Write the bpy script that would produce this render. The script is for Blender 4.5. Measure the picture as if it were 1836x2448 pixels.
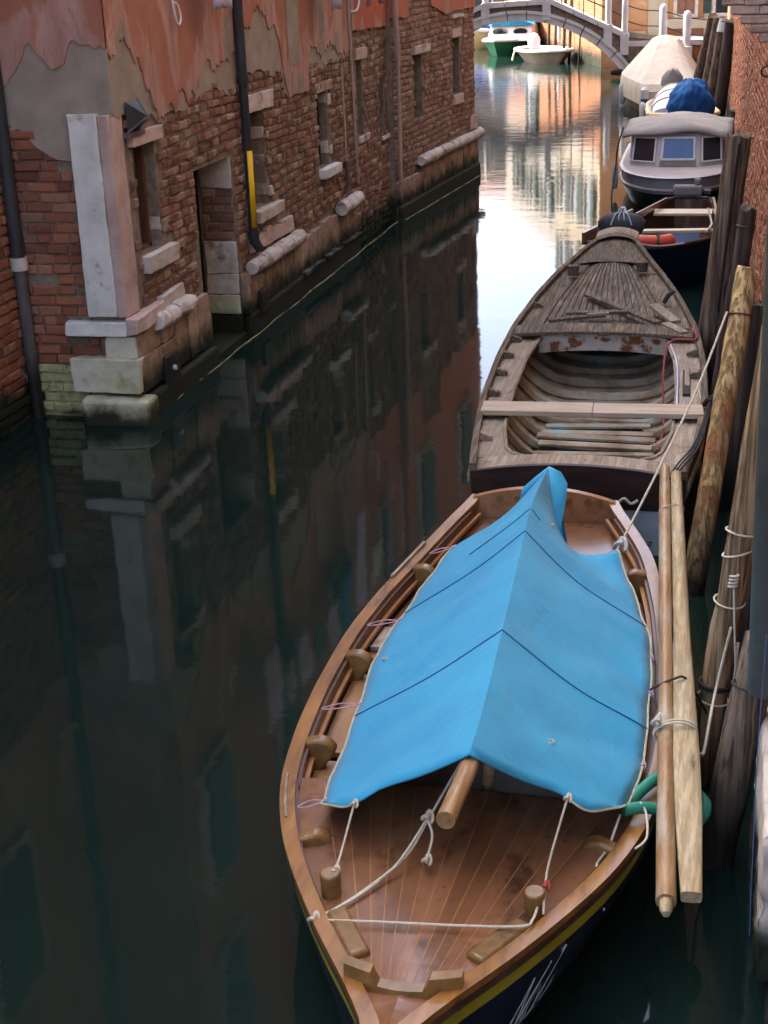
import bpy, bmesh, math, random
from mathutils import Vector, Matrix, noise as mnoise
random.seed(11)
for o in list(bpy.data.objects): bpy.data.objects.remove(o)
S = bpy.context.scene
COL = S.collection
PI = math.pi
# ---------------------------------------------------------------- camera
# Y runs along the canal, X to the right bank, Z up, water at z = 0 (metres)
cam_d = bpy.data.cameras.new('camera'); cam = bpy.data.objects.new('camera', cam_d); COL.objects.link(cam)
rows = ((0.97301654, 0.04725523, -0.22584453), (0.22760112, -0.35735233, 0.90581292), (-0.03790167, -0.93277342, -0.35846507))
m = Matrix.Identity(4)
for i in range(3):
    m[i][0] = rows[i][0]; m[i][1] = -rows[i][1]; m[i][2] = -rows[i][2]
m[2][3] = 3.4
cam.matrix_world = m
cam_d.sensor_fit = 'VERTICAL'; cam_d.sensor_height = 24; cam_d.lens = 34.03
cam_d.clip_start = 0.1; cam_d.clip_end = 600
S.camera = cam
# ---------------------------------------------------------------- light
SUN_AZ, SUN_EL = math.radians(291), math.radians(45)
w = bpy.data.worlds.new('World'); S.world = w; w.use_nodes = True
nt = w.node_tree; sky = nt.nodes.new('ShaderNodeTexSky'); sky.sky_type = 'NISHITA'; sky.sun_disc = False
sky.sun_elevation = SUN_EL; sky.sun_rotation = SUN_AZ
sky.air_density = 0.8; sky.dust_density = 5.0; sky.ozone_density = 0.45
nt.links.new(sky.outputs[0], nt.nodes['Background'].inputs[0]); nt.nodes['Background'].inputs[1].default_value = 0.15
sl = bpy.data.lights.new('sun', 'SUN'); sl.energy = 2.2; sl.angle = math.radians(0.5); sl.color = (1, 0.93, 0.82)
so = bpy.data.objects.new('sun', sl); COL.objects.link(so)
sd = Vector((math.sin(SUN_AZ) * math.cos(SUN_EL), math.cos(SUN_AZ) * math.cos(SUN_EL), math.sin(SUN_EL)))
so.rotation_euler = sd.to_track_quat('Z', 'Y').to_euler(); so.location = (-20, -10, 30)
S.view_settings.view_transform = 'Standard'; S.view_settings.look = 'None'
S.view_settings.exposure = 2.87; S.view_settings.gamma = 1.0

# ---------------------------------------------------------------- node helpers
class N:
    def __init__(s, name):
        s.m = bpy.data.materials.new(name); s.m.use_nodes = True; s.t = s.m.node_tree
        s.b = s.t.nodes['Principled BSDF']
    def n(s, typ, **kw):
        x = s.t.nodes.new(typ)
        for k, v in kw.items(): setattr(x, k, v)
        return x
    def l(s, a, b): s.t.links.new(a, b)
    def coord(s, local=False, stretch=(1, 1, 1), rot=(0, 0, 0)):
        src = s.n('ShaderNodeTexCoord').outputs['Object'] if local else s.n('ShaderNodeNewGeometry').outputs['Position']
        mp = s.n('ShaderNodeMapping'); mp.inputs['Scale'].default_value = stretch; mp.inputs['Rotation'].default_value = rot
        s.l(src, mp.inputs[0]); return mp.outputs[0]
    def noise(s, co, scale, detail=5, rough=.6, dist=0):
        x = s.n('ShaderNodeTexNoise'); x.inputs['Scale'].default_value = scale; x.inputs['Detail'].default_value = detail
        x.inputs['Roughness'].default_value = rough; x.inputs['Distortion'].default_value = dist
        s.l(co, x.inputs['Vector']); return x.outputs['Fac']
    def ramp(s, fac, stops, interp='LINEAR'):
        r = s.n('ShaderNodeValToRGB'); r.color_ramp.interpolation = interp
        while len(r.color_ramp.elements) < len(stops): r.color_ramp.elements.new(.5)
        for e, (p, c) in zip(r.color_ramp.elements, stops):
            e.position = p; e.color = (c[0], c[1], c[2], 1) if len(c) == 3 else c
        s.l(fac, r.inputs[0]); return r.outputs[0]
    def math(s, op, a, b=None, c=None, clamp=False):
        x = s.n('ShaderNodeMath', operation=op, use_clamp=clamp)
        for i, v in enumerate((a, b, c)):
            if v is None: continue
            if isinstance(v, (int, float)): x.inputs[i].default_value = v
            else: s.l(v, x.inputs[i])
        return x.outputs[0]
    def mix(s, fac, a, b, mode='MIX'):
        x = s.n('ShaderNodeMix', data_type='RGBA', blend_type=mode)
        for sock, v in ((x.inputs[0], fac), (x.inputs[6], a), (x.inputs[7], b)):
            if isinstance(v, (int, float)): sock.default_value = v
            elif isinstance(v, tuple): sock.default_value = (v[0], v[1], v[2], 1)
            else: s.l(v, sock)
        return x.outputs[2]
    def step(s, v, lo, hi):
        x = s.n('ShaderNodeMapRange', interpolation_type='SMOOTHSTEP'); x.clamp = True
        x.inputs[1].default_value = lo; x.inputs[2].default_value = hi; s.l(v, x.inputs[0]); return x.outputs[0]
    def z(s):
        g = s.n('ShaderNodeNewGeometry'); p = s.n('ShaderNodeSeparateXYZ'); s.l(g.outputs['Position'], p.inputs[0]); return p.outputs[2]
    def rnd(s):
        a = s.n('ShaderNodeObjectInfo').outputs['Random']; b = s.n('ShaderNodeNewGeometry').outputs['Random Per Island']
        return s.math('FRACT', s.math('ADD', a, b))
    def bump(s, h, strength=.4, dist=.01):
        x = s.n('ShaderNodeBump'); x.inputs['Strength'].default_value = strength; x.inputs['Distance'].default_value = dist
        s.l(h, x.inputs['Height']); s.l(x.outputs[0], s.b.inputs['Normal'])
    def set(s, col=None, rough=None, **kw):
        if col is not None:
            if isinstance(col, tuple): s.b.inputs['Base Color'].default_value = (col[0], col[1], col[2], 1)
            else: s.l(col, s.b.inputs['Base Color'])
        if rough is not None:
            if isinstance(rough, (int, float)): s.b.inputs['Roughness'].default_value = rough
            else: s.l(rough, s.b.inputs['Roughness'])
        for k, v in kw.items(): s.b.inputs[k].default_value = v
        return s.m

def surf(name, stops, scale=5, stretch=(1, 1, 1), detail=6, rough=.75, bump=.3, bdist=.01, bscale=None, rnd=0,
         wear=None, tide=None, local=False, dist=0, spec=.3, coat=0, grain=None, metal=0, rot=(0, 0, 0), rough_var=0.0):
    """noise-coloured procedural surface; wear=(colour, scale, lo, hi); tide=(colour, z_full, z_none)"""
    a = N(name); co = a.coord(local, stretch, rot)
    f = a.noise(co, scale, detail, .62, dist); c = a.ramp(f, stops)
    if rnd:
        r = a.rnd(); k = a.math('ADD', a.math('MULTIPLY', r, 2 * rnd), 1 - rnd)
        cc = a.n('ShaderNodeCombineColor'); [a.l(k, cc.inputs[i]) for i in range(3)]
        c = a.mix(1.0, c, cc.outputs[0], 'MULTIPLY')
    h = f
    if grain:      # (scale, stretch, darkness)
        g = a.noise(a.coord(local, grain[1], rot), grain[0], 4, .7)
        gf = a.step(g, .42, .6); c = a.mix(a.math('MULTIPLY', a.math('SUBTRACT', 1, gf), grain[2]), c, (.012, .009, .007)); h = gf
    if wear:
        wn = a.noise(a.coord(local, wear[4] if len(wear) > 4 else (1, 1, 1)), wear[1], 7, .65)
        c = a.mix(a.step(wn, wear[2], wear[3]), c, wear[0])
    if tide:
        zz = a.math('ADD', a.z(), a.math('MULTIPLY', a.math('SUBTRACT', a.noise(a.coord(), 3.5, 6), .5), .35))
        c = a.mix(a.step(zz, tide[2], tide[1]) if tide[1] > tide[2] else a.math('SUBTRACT', 1, a.step(zz, tide[1], tide[2])), c, tide[0])
    if bump: a.bump(h if not bscale else a.noise(a.coord(local, stretch, rot), bscale, 6), bump, bdist)
    rg = rough
    if rough_var:
        rg = a.math('ADD', a.math('MULTIPLY', a.noise(a.coord(local), 6, 4), 2 * rough_var), rough - rough_var)
    a.set(c, rg, Metallic=metal, **{'Specular IOR Level': spec, 'Coat Weight': coat, 'Coat Roughness': .2})
    return a.m

# ---------------------------------------------------------------- materials
ALGAE = (.012, .017, .009)
M = {}
def brick_mat(name, cols, tide=True, pale=.25):
    a = N(name); r = a.rnd(); co = a.coord()
    c = a.ramp(r, cols)
    n1 = a.noise(co, 9, 6, .7); n2 = a.noise(co, 45, 4)
    c = a.mix(a.step(n1, .52, .72), c, (.27, .2, .15)) if pale else c
    c = a.mix(a.math('MULTIPLY', a.step(n2, .35, .75), .35), c, (.09, .045, .03))
    big = a.noise(co, 1.1, 4); c = a.mix(a.math('MULTIPLY', a.step(big, .5, .75), .45), c, (.13, .085, .06))
    if tide:
        zz = a.math('ADD', a.z(), a.math('MULTIPLY', a.math('SUBTRACT', a.noise(co, 4, 6), .5), .4))
        c = a.mix(a.math('SUBTRACT', 1, a.step(zz, .2, .42)), c, ALGAE)
    a.bump(a.math('ADD', n2, a.math('MULTIPLY', n1, 1.5)), .7, .006)
    return a.set(c, .85, **{'Specular IOR Level': .25})
M['brick'] = brick_mat('brick', [(0, (.11, .06, .042)), (.2, (.21, .10, .065)), (.45, (.27, .13, .085)), (.62, (.17, .095, .068)), (.78, (.31, .19, .125)), (.92, (.38, .3, .22)), (1, (.25, .10, .07))])
M['brick_red'] = brick_mat('brick_red', [(0, (.14, .058, .04)), (.25, (.28, .105, .062)), (.5, (.35, .14, .08)), (.75, (.22, .085, .055)), (.93, (.39, .19, .11)), (1, (.13, .115, .1))], tide=True, pale=0)
M['brick_far'] = brick_mat('brick_far', [(0, (.17, .09, .065)), (.3, (.26, .14, .10)), (.6, (.31, .18, .13)), (.85, (.38, .26, .19)), (1, (.22, .11, .08))])
M['brick_sun'] = brick_mat('brick_sun', [(0, (.42, .28, .2)), (.5, (.53, .39, .3)), (1, (.6, .47, .37))], tide=False)  # corbel brick, brightness of lit brick put into the pale colour
a = N('brick_bleached'); c = a.ramp(a.noise(a.coord(), 14, 6), [(.25, (.16, .15, .06)), (.5, (.36, .35, .17)), (.75, (.46, .45, .26))])
zz = a.math('ADD', a.z(), a.math('MULTIPLY', a.math('SUBTRACT', a.noise(a.coord(), 5, 6), .5), .25))
c = a.mix(a.math('SUBTRACT', 1, a.step(zz, .0, .1)), c, (.05, .06, .02)); a.bump(a.noise(a.coord(), 40), .4, .005); M['brick_bleached'] = a.set(c, .8)
M['mortar'] = surf('mortar', [(.3, (.12, .095, .075)), (.55, (.22, .18, .14)), (.8, (.31, .26, .2))], 14, bump=.6, bdist=.01, tide=(ALGAE, .2, .42))
M['stone'] = surf('stone', [(.25, (.30, .25, .21)), (.5, (.5, .45, .4)), (.75, (.62, .58, .53))], 5, bump=.5, bdist=.008, bscale=22,
                  wear=((.17, .14, .11), 3.5, .54, .7), tide=(ALGAE, .2, .4), rnd=.12)
M['stone_plinth'] = surf('stone_plinth', [(.25, (.17, .11, .075)), (.5, (.34, .24, .17)), (.75, (.46, .36, .27))], 5, bump=.5, bdist=.008, bscale=18,
                  wear=((.12, .085, .06), 4, .52, .7), tide=(ALGAE, .24, .46), rnd=.15)
M['stone_white'] = surf('stone_white', [(.25, (.5, .51, .48)), (.5, (.66, .68, .65)), (.75, (.76, .78, .75))], 4, bump=.35, bdist=.006, bscale=25,
                  wear=((.32, .27, .22), 5, .6, .74))
M['stone_pink'] = surf('stone_pink', [(.25, (.36, .25, .22)), (.5, (.48, .36, .32)), (.75, (.56, .45, .4))], 5, bump=.4, bdist=.006, bscale=25, wear=((.22, .16, .13), 6, .58, .72))
M['stone_lime'] = surf('stone_lime', [(.25, (.38, .38, .27)), (.5, (.55, .55, .43)), (.75, (.62, .62, .54))], 5, bump=.4, bdist=.006, bscale=22, wear=((.3, .32, .14), 2.5, .5, .68), tide=((.02, .025, .01), .05, .22))
M['cement'] = surf('cement', [(.25, (.19, .165, .135)), (.5, (.29, .25, .205)), (.75, (.37, .32, .265))], 3.5, bump=.4, bdist=.006, bscale=30)
def plaster(name, red, red2, zc, wd):
    a = N(name); co = a.coord(stretch=(1.3, 1.3, .62)); f = a.noise(co, 1.9, 5, .52, .25)
    base = a.ramp(a.noise(a.coord(), 3, 6), [(.3, red), (.7, red2)])
    pink = a.ramp(a.noise(a.coord(stretch=(2, 2, .4)), 5, 6), [(.3, (.34, .19, .15)), (.7, (.46, .29, .24))])
    grey = a.ramp(a.noise(a.coord(), 7, 6), [(.3, (.19, .165, .135)), (.7, (.3, .265, .22))])
    h = a.math('ADD', f, a.math('MULTIPLY', a.math('SUBTRACT', a.z(), zc), wd))
    c = a.mix(a.step(h, .54, .62), pink, base); c = a.mix(a.step(h, .42, .455), grey, c)
    st = a.noise(a.coord(stretch=(9, 9, .5)), 2, 5); c = a.mix(a.math('MULTIPLY', a.step(st, .56, .74), .3), c, (.09, .065, .05))
    a.bump(a.math('ADD', a.step(h, .46, .51), a.math('MULTIPLY', a.noise(a.coord(), 30), .5)), .5, .01)
    return a.set(c, .88, **{'Specular IOR Level': .2})
M['plaster'] = plaster('plaster', (.30, .122, .08), (.385, .182, .125), 2.3, .16)
M['plaster_red'] = plaster('plaster_red', (.37, .105, .065), (.46, .15, .09), 2.1, .22)
M['plaster_far'] = plaster('plaster_far', (.37, .125, .08), (.45, .18, .12), 2.2, .3)
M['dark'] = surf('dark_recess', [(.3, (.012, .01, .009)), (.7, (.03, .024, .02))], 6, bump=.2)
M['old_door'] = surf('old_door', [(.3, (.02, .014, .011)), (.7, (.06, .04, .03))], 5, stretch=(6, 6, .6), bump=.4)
M['iron'] = surf('iron', [(.3, (.02, .02, .022)), (.7, (.06, .055, .05))], 12, rough=.55, bump=.2, metal=.3)
M['pipe_dark'] = surf('pipe_dark', [(.3, (.022, .024, .028)), (.7, (.045, .047, .052))], 6, stretch=(1, 1, .4), rough=.5, bump=.15, wear=((.1, .085, .07), 7, .62, .74))
M['pipe_grey'] = surf('pipe_grey', [(.3, (.05, .05, .055)), (.7, (.13, .12, .125))], 9, stretch=(1, 1, .3), rough=.55, bump=.25, tide=((.012, .013, .01), .3, .6))
M['pipe_pale'] = surf('pipe_pale', [(.3, (.3, .23, .19)), (.7, (.44, .35, .29))], 6, stretch=(1, 1, .3), rough=.6, bump=.2)
M['pipe_green'] = surf('pipe_green', [(.3, (.035, .042, .04)), (.7, (.06, .07, .066))], 9, rough=.5, bump=.15, wear=((.12, .13, .12), 22, .66, .74))
M['yellow'] = surf('yellow_guard', [(.3, (.78, .46, .01)), (.7, (.85, .55, .015))], 6, rough=.4, bump=.05)
M['white_paint'] = surf('white_paint', [(.3, (.55, .55, .55)), (.7, (.72, .72, .72))], 5, rough=.45, bump=.08)
M['shutter'] = surf('shutter_green', [(.3, (.012, .03, .024)), (.7, (.025, .05, .04))], 8, bump=.2, rough=.6)
M['shutter_brown'] = surf('shutter_brown', [(.3, (.12, .06, .035)), (.7, (.2, .1, .06))], 8, stretch=(4, 4, .6), bump=.3, rough=.6)
a = N('glass'); M['glass'] = a.set((.02, .025, .03), .06, **{'Specular IOR Level': .6})
# timber
M['varnish'] = surf('varnished_wood', [(.25, (.14, .06, .014)), (.5, (.24, .11, .025)), (.75, (.34, .17, .042))], 4, stretch=(5, .7, 5), bump=.12, bdist=.003, rough=.32, coat=.35,
                    wear=((.085, .042, .02), 6, .52, .7, (2, .6, 2)), spec=.4, rough_var=.12)
M['mahogany'] = surf('mahogany', [(.2, (.085, .037, .017)), (.45, (.17, .076, .034)), (.7, (.25, .12, .057)), (.85, (.31, .17, .1))], 2.2, stretch=(2.2, 1, 2.2), bump=.1, bdist=.002, rough=.34, coat=.6,
                     wear=((.045, .02, .012), 4.5, .5, .72, (1.6, 1, 1.6)), spec=.4, rnd=.18, rough_var=.2)
M['inner_wood'] = surf('inner_wood', [(.25, (.045, .02, .011)), (.5, (.085, .037, .019)), (.75, (.13, .058, .028))], 4, stretch=(3, .7, 3), bump=.15, bdist=.003, rough=.4, coat=.2)
M['seat_wood'] = surf('seat_wood', [(.25, (.2, .1, .046)), (.5, (.3, .155, .072)), (.75, (.39, .21, .105))], 4, stretch=(4, .7, 4), bump=.1, bdist=.002, rough=.35, coat=.25)
M['seam'] = surf('seam_wood', [(.3, (.25, .11, .042)), (.7, (.38, .19, .08))], 8, rough=.4, bump=.05)
M['olive_wood'] = surf('stained_wood', [(.25, (.09, .05, .018)), (.5, (.18, .10, .032)), (.75, (.27, .15, .05))], 5, stretch=(3, 3, 3), bump=.15, bdist=.003, rough=.36, coat=.3, wear=((.13, .13, .08), 7, .62, .72))
M['oar_wood'] = surf('oar_wood', [(.2, (.16, .085, .034)), (.45, (.28, .158, .064)), (.7, (.38, .25, .12))], 5, stretch=(5, .6, 5), bump=.2, bdist=.003, rough=.42, coat=.2, wear=((.33, .28, .2), 6, .5, .66, (1.5, .4, 1.5)), grain=(5, (12, .4, 12), .25))
M['oar_pale'] = surf('weathered_oar_wood', [(.2, (.26, .18, .09)), (.45, (.40, .31, .17)), (.7, (.47, .40, .27))], 5, stretch=(6, .6, 6), bump=.25, bdist=.004, rough=.6, wear=((.085, .06, .035), 8, .6, .72, (2, .5, 2)), grain=(7, (9, .5, 9), .35))
M['greywood'] = surf('grey_weathered_wood', [(.2, (.125, .09, .058)), (.5, (.215, .165, .112)), (.8, (.315, .255, .185))], 5, stretch=(3, .8, 3), bump=.7, bdist=.006, rough=.85, grain=(4, (16, .45, 16), .6), wear=((.08, .055, .04), 3, .56, .72), rnd=.16)
M['greywood_pale'] = surf('pale_grey_wood', [(.2, (.23, .175, .12)), (.5, (.345, .28, .21)), (.8, (.44, .375, .295))], 5, stretch=(2, .8, 2), bump=.6, bdist=.005, rough=.85, grain=(4, (13, .6, 13), .3), wear=((.17, .11, .065), 4.5, .55, .7), rnd=.1)
M['rotwood'] = surf('rotten_wood', [(.2, (.10, .075, .048)), (.42, (.24, .185, .12)), (.56, (.36, .3, .215)), (.64, (.27, .36, .36)), (.72, (.37, .33, .26)), (.85, (.5, .45, .36))], 4.5, stretch=(1, 1, 1), bump=.8, bdist=.008, rough=.8, wear=((.16, .075, .03), 6, .6, .72), rnd=.25)
M['plank_new'] = surf('plank_new', [(.25, (.32, .25, .175)), (.5, (.42, .34, .25)), (.75, (.48, .41, .32))], 4, stretch=(.8, 5, 5), bump=.2, bdist=.003, rough=.75)
M['rust_white'] = surf('rusty_white_paint', [(.25, (.34, .32, .29)), (.5, (.46, .44, .41)), (.75, (.52, .5, .47))], 4, bump=.3, wear=((.17, .065, .025), 7, .5, .6), rough=.7)
M['maroon'] = surf('maroon_paint', [(.25, (.022, .012, .011)), (.5, (.045, .025, .022)), (.75, (.07, .045, .04))], 6, stretch=(.5, 1, 3), bump=.35, rough=.6, wear=((.16, .13, .11), 7, .66, .74))
M['chalk_blue'] = surf('chalky_blue_paint', [(.25, (.3, .37, .42)), (.5, (.42, .5, .56)), (.75, (.5, .57, .62))], 3, bump=.15, rough=.55, wear=((.04, .035, .03), 9, .64, .68))
M['navy'] = surf('navy_paint', [(.3, (.006, .009, .026)), (.7, (.011, .016, .042))], 4, bump=.05, rough=.3, spec=.5)
M['olive'] = surf('olive_yellow_paint', [(.3, (.26, .25, .02)), (.7, (.35, .34, .035))], 6, bump=.05, rough=.35)
M['rub'] = surf('rub_rail', [(.3, (.045, .016, .012)), (.7, (.1, .075, .06))], 9, bump=.3, rough=.5)
def pile_mat(name, st, wear, gr=.75, tz=(.1, .7)):
    a = N(name); co = a.coord(True, (5, 5, .7)); f = a.noise(co, 4, 7, .65)
    c = a.ramp(f, st)
    r = a.n('ShaderNodeObjectInfo').outputs['Random']
    k = a.math('ADD', a.math('MULTIPLY', r, .5), .75); cc = a.n('ShaderNodeCombineColor'); [a.l(k, cc.inputs[i]) for i in range(3)]
    c = a.mix(1.0, c, cc.outputs[0], 'MULTIPLY')
    g = a.noise(a.coord(True, (16, 16, .35)), 2.4, 5, .6, .08); gf = a.step(g, .38, .56)
    c = a.mix(a.math('MULTIPLY', a.math('SUBTRACT', 1, gf), gr), c, (.03, .02, .013))
    if wear: c = a.mix(a.step(a.noise(a.coord(True, (2, 2, .5)), 2.2, 5), wear[1], wear[2]), c, wear[0])
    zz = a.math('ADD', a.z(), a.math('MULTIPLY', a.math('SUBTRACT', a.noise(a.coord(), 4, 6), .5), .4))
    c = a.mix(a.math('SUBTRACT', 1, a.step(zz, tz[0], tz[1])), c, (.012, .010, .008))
    a.bump(a.math('ADD', gf, a.math('MULTIPLY', f, .6)), .9, .012)
    return a.set(c, .82, **{'Specular IOR Level': .25})
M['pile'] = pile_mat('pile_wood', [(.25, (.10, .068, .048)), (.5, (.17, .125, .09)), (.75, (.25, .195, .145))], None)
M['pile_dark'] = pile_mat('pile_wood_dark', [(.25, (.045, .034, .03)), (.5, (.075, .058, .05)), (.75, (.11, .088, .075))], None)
M['pile_lichen'] = pile_mat('pile_wood_lichen', [(.25, (.3, .185, .085)), (.5, (.46, .33, .15)), (.75, (.58, .46, .25))], ((.3, .14, .055), .5, .66), .6, (.0, .55))  # yellow-brown timber with random darker patches, near black towards the water
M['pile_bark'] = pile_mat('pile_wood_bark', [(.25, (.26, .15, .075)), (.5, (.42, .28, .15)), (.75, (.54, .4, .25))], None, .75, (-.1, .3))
# cloth, rope, paint
a = N('tarp_blue'); co = a.coord(); f = a.noise(co, 2.2, 5); c = a.ramp(f, [(.25, (.016, .25, .46)), (.75, (.026, .34, .57))])
c = a.mix(a.math('MULTIPLY', a.step(a.noise(co, 28, 4), .66, .72), .25), c, (.03, .1, .2))
c = a.mix(a.math('MULTIPLY', a.step(a.noise(a.coord(stretch=(1, .5, 1)), 5, 6, .65), .5, .75), .22), c, (.09, .42, .62)); c = a.mix(a.math('MULTIPLY', a.step(a.noise(a.coord(stretch=(2, .7, 1)), 3.1, 6, .7), .6, .78), .25), c, (.03, .16, .26))
wv = a.noise(co, 260, 2); wr = a.noise(a.coord(stretch=(1.3, .7, 1)), 3.2, 4, .5, .6)
a.bump(a.math('ADD', a.math('ADD', a.math('MULTIPLY', wr, 1.0), a.math('MULTIPLY', a.noise(a.coord(stretch=(1, 2.5, 1), rot=(0, 0, .5)), 9, 4, .5, .8), .12)), a.math('MULTIPLY', wv, .05)), .55, .035); M['tarp'] = a.set(c, .6, **{'Specular IOR Level': .3, 'Sheen Weight': .15})
M['tarp_seam'] = surf('tarp_seam', [(.3, (.010, .11, .24)), (.7, (.014, .14, .29))], 8, bump=0, rough=.7)
M['hem'] = surf('tarp_hem', [(.3, (.34, .31, .2)), (.7, (.5, .47, .33))], 20, bump=0, rough=.8)
def cloth(name, c1, c2, sc=3): return surf(name, [(.3, c1), (.7, c2)], sc, bump=.5, bdist=.03, bscale=5, rough=.8)
M['canvas'] = cloth('cream_canvas', (.36, .32, .26), (.47, .43, .355)); M['grey_canvas'] = cloth('grey_canvas', (.19, .175, .162), (.28, .262, .245))
M['blue_cover'] = cloth('blue_cover', (.008, .065, .22), (.014, .11, .34), 6); M['white_canvas'] = cloth('white_canvas', (.5, .5, .52), (.66, .66, .68))
M['sky_cover'] = cloth('sky_blue_cover', (.02, .2, .38), (.03, .28, .5)); M['royal_cover'] = cloth('royal_blue_cover', (.01, .04, .25), (.015, .06, .34))
M['lavender'] = cloth('lavender_cloth', (.5, .5, .68), (.62, .62, .78)); M['pink_cloth'] = cloth('pink_cloth', (.5, .24, .28), (.62, .34, .38)); M['teal_cloth'] = cloth('teal_cloth', (.06, .2, .26), (.09, .28, .34))
M['rope'] = surf('rope', [(.3, (.42, .38, .29)), (.7, (.6, .56, .45))], 60, bump=.6, bdist=.004, rough=.85)
M['rope_pink'] = surf('rope_pink', [(.3, (.42, .25, .3)), (.7, (.55, .4, .44))], 60, bump=.4, bdist=.003, rough=.85)
M['rope_red'] = surf('rope_red', [(.3, (.25, .04, .04)), (.7, (.38, .08, .07))], 60, bump=.4, bdist=.003, rough=.85)
M['rope_black'] = surf('rope_black', [(.3, (.012, .011, .01)), (.7, (.03, .028, .025))], 40, bump=.4, bdist=.003, rough=.7)
M['rope_blue'] = surf('rope_blue', [(.3, (.06, .11, .26)), (.7, (.1, .17, .34))], 40, bump=.2, rough=.7)
M['hose'] = surf('green_hose', [(.3, (.014, .15, .10)), (.7, (.024, .21, .14))], 7, bump=.1, rough=.4)
M['orange'] = surf('orange_fender', [(.3, (.55, .07, .03)), (.7, (.66, .11, .05))], 5, bump=.1, rough=.4)
M['fender'] = surf('white_fender', [(.3, (.42, .42, .40)), (.7, (.56, .56, .54))], 6, bump=.1, rough=.4)
M['rubber'] = surf('rubber', [(.3, (.03, .032, .034)), (.7, (.075, .08, .085))], 8, bump=.4, rough=.7)
M['cabin'] = surf('cabin_paint', [(.3, (.34, .3, .285)), (.7, (.44, .4, .385))], 4, bump=.1, rough=.4, wear=((.3, .25, .23), 8, .64, .74))
M['hull_grey'] = surf('hull_grey', [(.3, (.23, .24, .26)), (.7, (.31, .32, .345))], 4, bump=.05, rough=.35)
M['hull_green'] = surf('hull_green', [(.3, (.01, .10, .05)), (.7, (.02, .16, .085))], 4, bump=.05, rough=.35)
M['hull_bottle'] = surf('hull_bottle_green', [(.3, (.006, .018, .016)), (.7, (.012, .03, .026))], 4, bump=.05, rough=.3)
M['hull_cream'] = surf('hull_cream', [(.3, (.55, .42, .24)), (.7, (.64, .5, .3))], 4, bump=.05, rough=.4)
M['hull_brown'] = surf('hull_brown', [(.3, (.10, .085, .07)), (.7, (.17, .145, .115))], 4, bump=.1, rough=.45)
M['blue_in'] = surf('blue_interior', [(.3, (.008, .04, .14)), (.7, (.014, .07, .22))], 4, bump=.1, rough=.5)
M['blue_glass'] = surf('blue_blind', [(.3, (.03, .08, .22)), (.7, (.04, .10, .27))], 3, bump=0, rough=.12, spec=.5)
M['far_stone'] = surf('bridge_stone', [(.3, (.4, .415, .415)), (.7, (.55, .565, .565))], 3, bump=.3, bdist=.01, wear=((.25, .23, .2), 2.5, .6, .74))
M['far_brick'] = surf('bridge_brickwork', [(.3, (.08, .062, .05)), (.5, (.13, .1, .078)), (.75, (.2, .155, .12))], 7, bump=.5, bdist=.02, tide=((.02, .024, .014), .25, .5))
def coursed(name, c1, c2, mort, sc, dirt, horiz):
    a = N(name); g = a.n('ShaderNodeNewGeometry').outputs['Position']; sp = a.n('ShaderNodeSeparateXYZ'); a.l(g, sp.inputs[0])
    cb = a.n('ShaderNodeCombineXYZ'); a.l(sp.outputs[1] if horiz == 'y' else a.math('ADD', sp.outputs[0], a.math('MULTIPLY', sp.outputs[1], .5)), cb.inputs[0]); a.l(sp.outputs[2], cb.inputs[1])
    b = a.n('ShaderNodeTexBrick'); a.l(cb.outputs[0], b.inputs['Vector']); b.inputs['Scale'].default_value = sc
    for i, v in enumerate((c1, c2, mort)): b.inputs[i + 1].default_value = (*v, 1)
    b.inputs['Mortar Size'].default_value = .012; b.inputs['Brick Width'].default_value = .25; b.inputs['Row Height'].default_value = .08; b.inputs['Bias'].default_value = -.1
    n1 = a.noise(a.coord(), 1.6, 7, .65); c = a.mix(a.math('MULTIPLY', a.step(n1, .45, .7), .6), b.outputs[0], dirt)
    n2 = a.noise(a.coord(), 18, 5); c = a.mix(a.math('MULTIPLY', n2, .35), c, (.1, .05, .03))
    zz = a.math('ADD', a.z(), a.math('MULTIPLY', a.math('SUBTRACT', a.noise(a.coord(), 3, 6), .5), .5))
    c = a.mix(a.math('SUBTRACT', 1, a.step(zz, .25, .6)), c, (.018, .02, .011))
    a.bump(a.math('SUBTRACT', n2, a.math('MULTIPLY', b.outputs[1], 1.0)), .8, .012); return a.set(c, .85, **{'Specular IOR Level': .2})
M['right_brick'] = coursed('right_wall_brickwork', (.3, .11, .055), (.36, .16, .085), (.26, .17, .115), 1, (.28, .16, .10), 'y')
M['right_bricks'] = brick_mat('right_bank_brick', [(0, (.22, .08, .04)), (.4, (.28, .10, .048)), (.8, (.32, .125, .06)), (1, (.35, .18, .10))], pale=0)
M['far_orange'] = coursed('sunlit_orange_brickwork', (.3, .11, .05), (.35, .15, .07), (.3, .16, .09), 1, (.26, .10, .05), 'x')
M['far_cream'] = surf('cream_plaster', [(.25, (.3, .25, .18)), (.5, (.38, .325, .245)), (.75, (.43, .38, .3))], 1.5, bump=.2, wear=((.3, .19, .11), 1.2, .56, .72))
M['far_ochre'] = surf('ochre_plaster', [(.25, (.38, .17, .07)), (.5, (.46, .24, .11)), (.75, (.5, .32, .18))], 1.2, bump=.2, wear=((.5, .4, .28), 1.5, .58, .74))
M['dark_plaster'] = surf('weathered_dark_plaster', [(.25, (.09, .075, .065)), (.5, (.14, .115, .1)), (.75, (.19, .16, .14))], 1.5, bump=.2)  # upper right wall, out of view, darkened to cut light bounced onto boats
M['far_grey'] = surf('pale_grey_plaster', [(.25, (.24, .22, .19)), (.5, (.31, .29, .26)), (.75, (.36, .34, .31))], 1.3, bump=.2, wear=((.4, .24, .15), 1.4, .6, .74))
M['roof'] = surf('roof_tiles', [(.3, (.2, .09, .05)), (.7, (.32, .15, .09))], 6, bump=.4)
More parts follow.
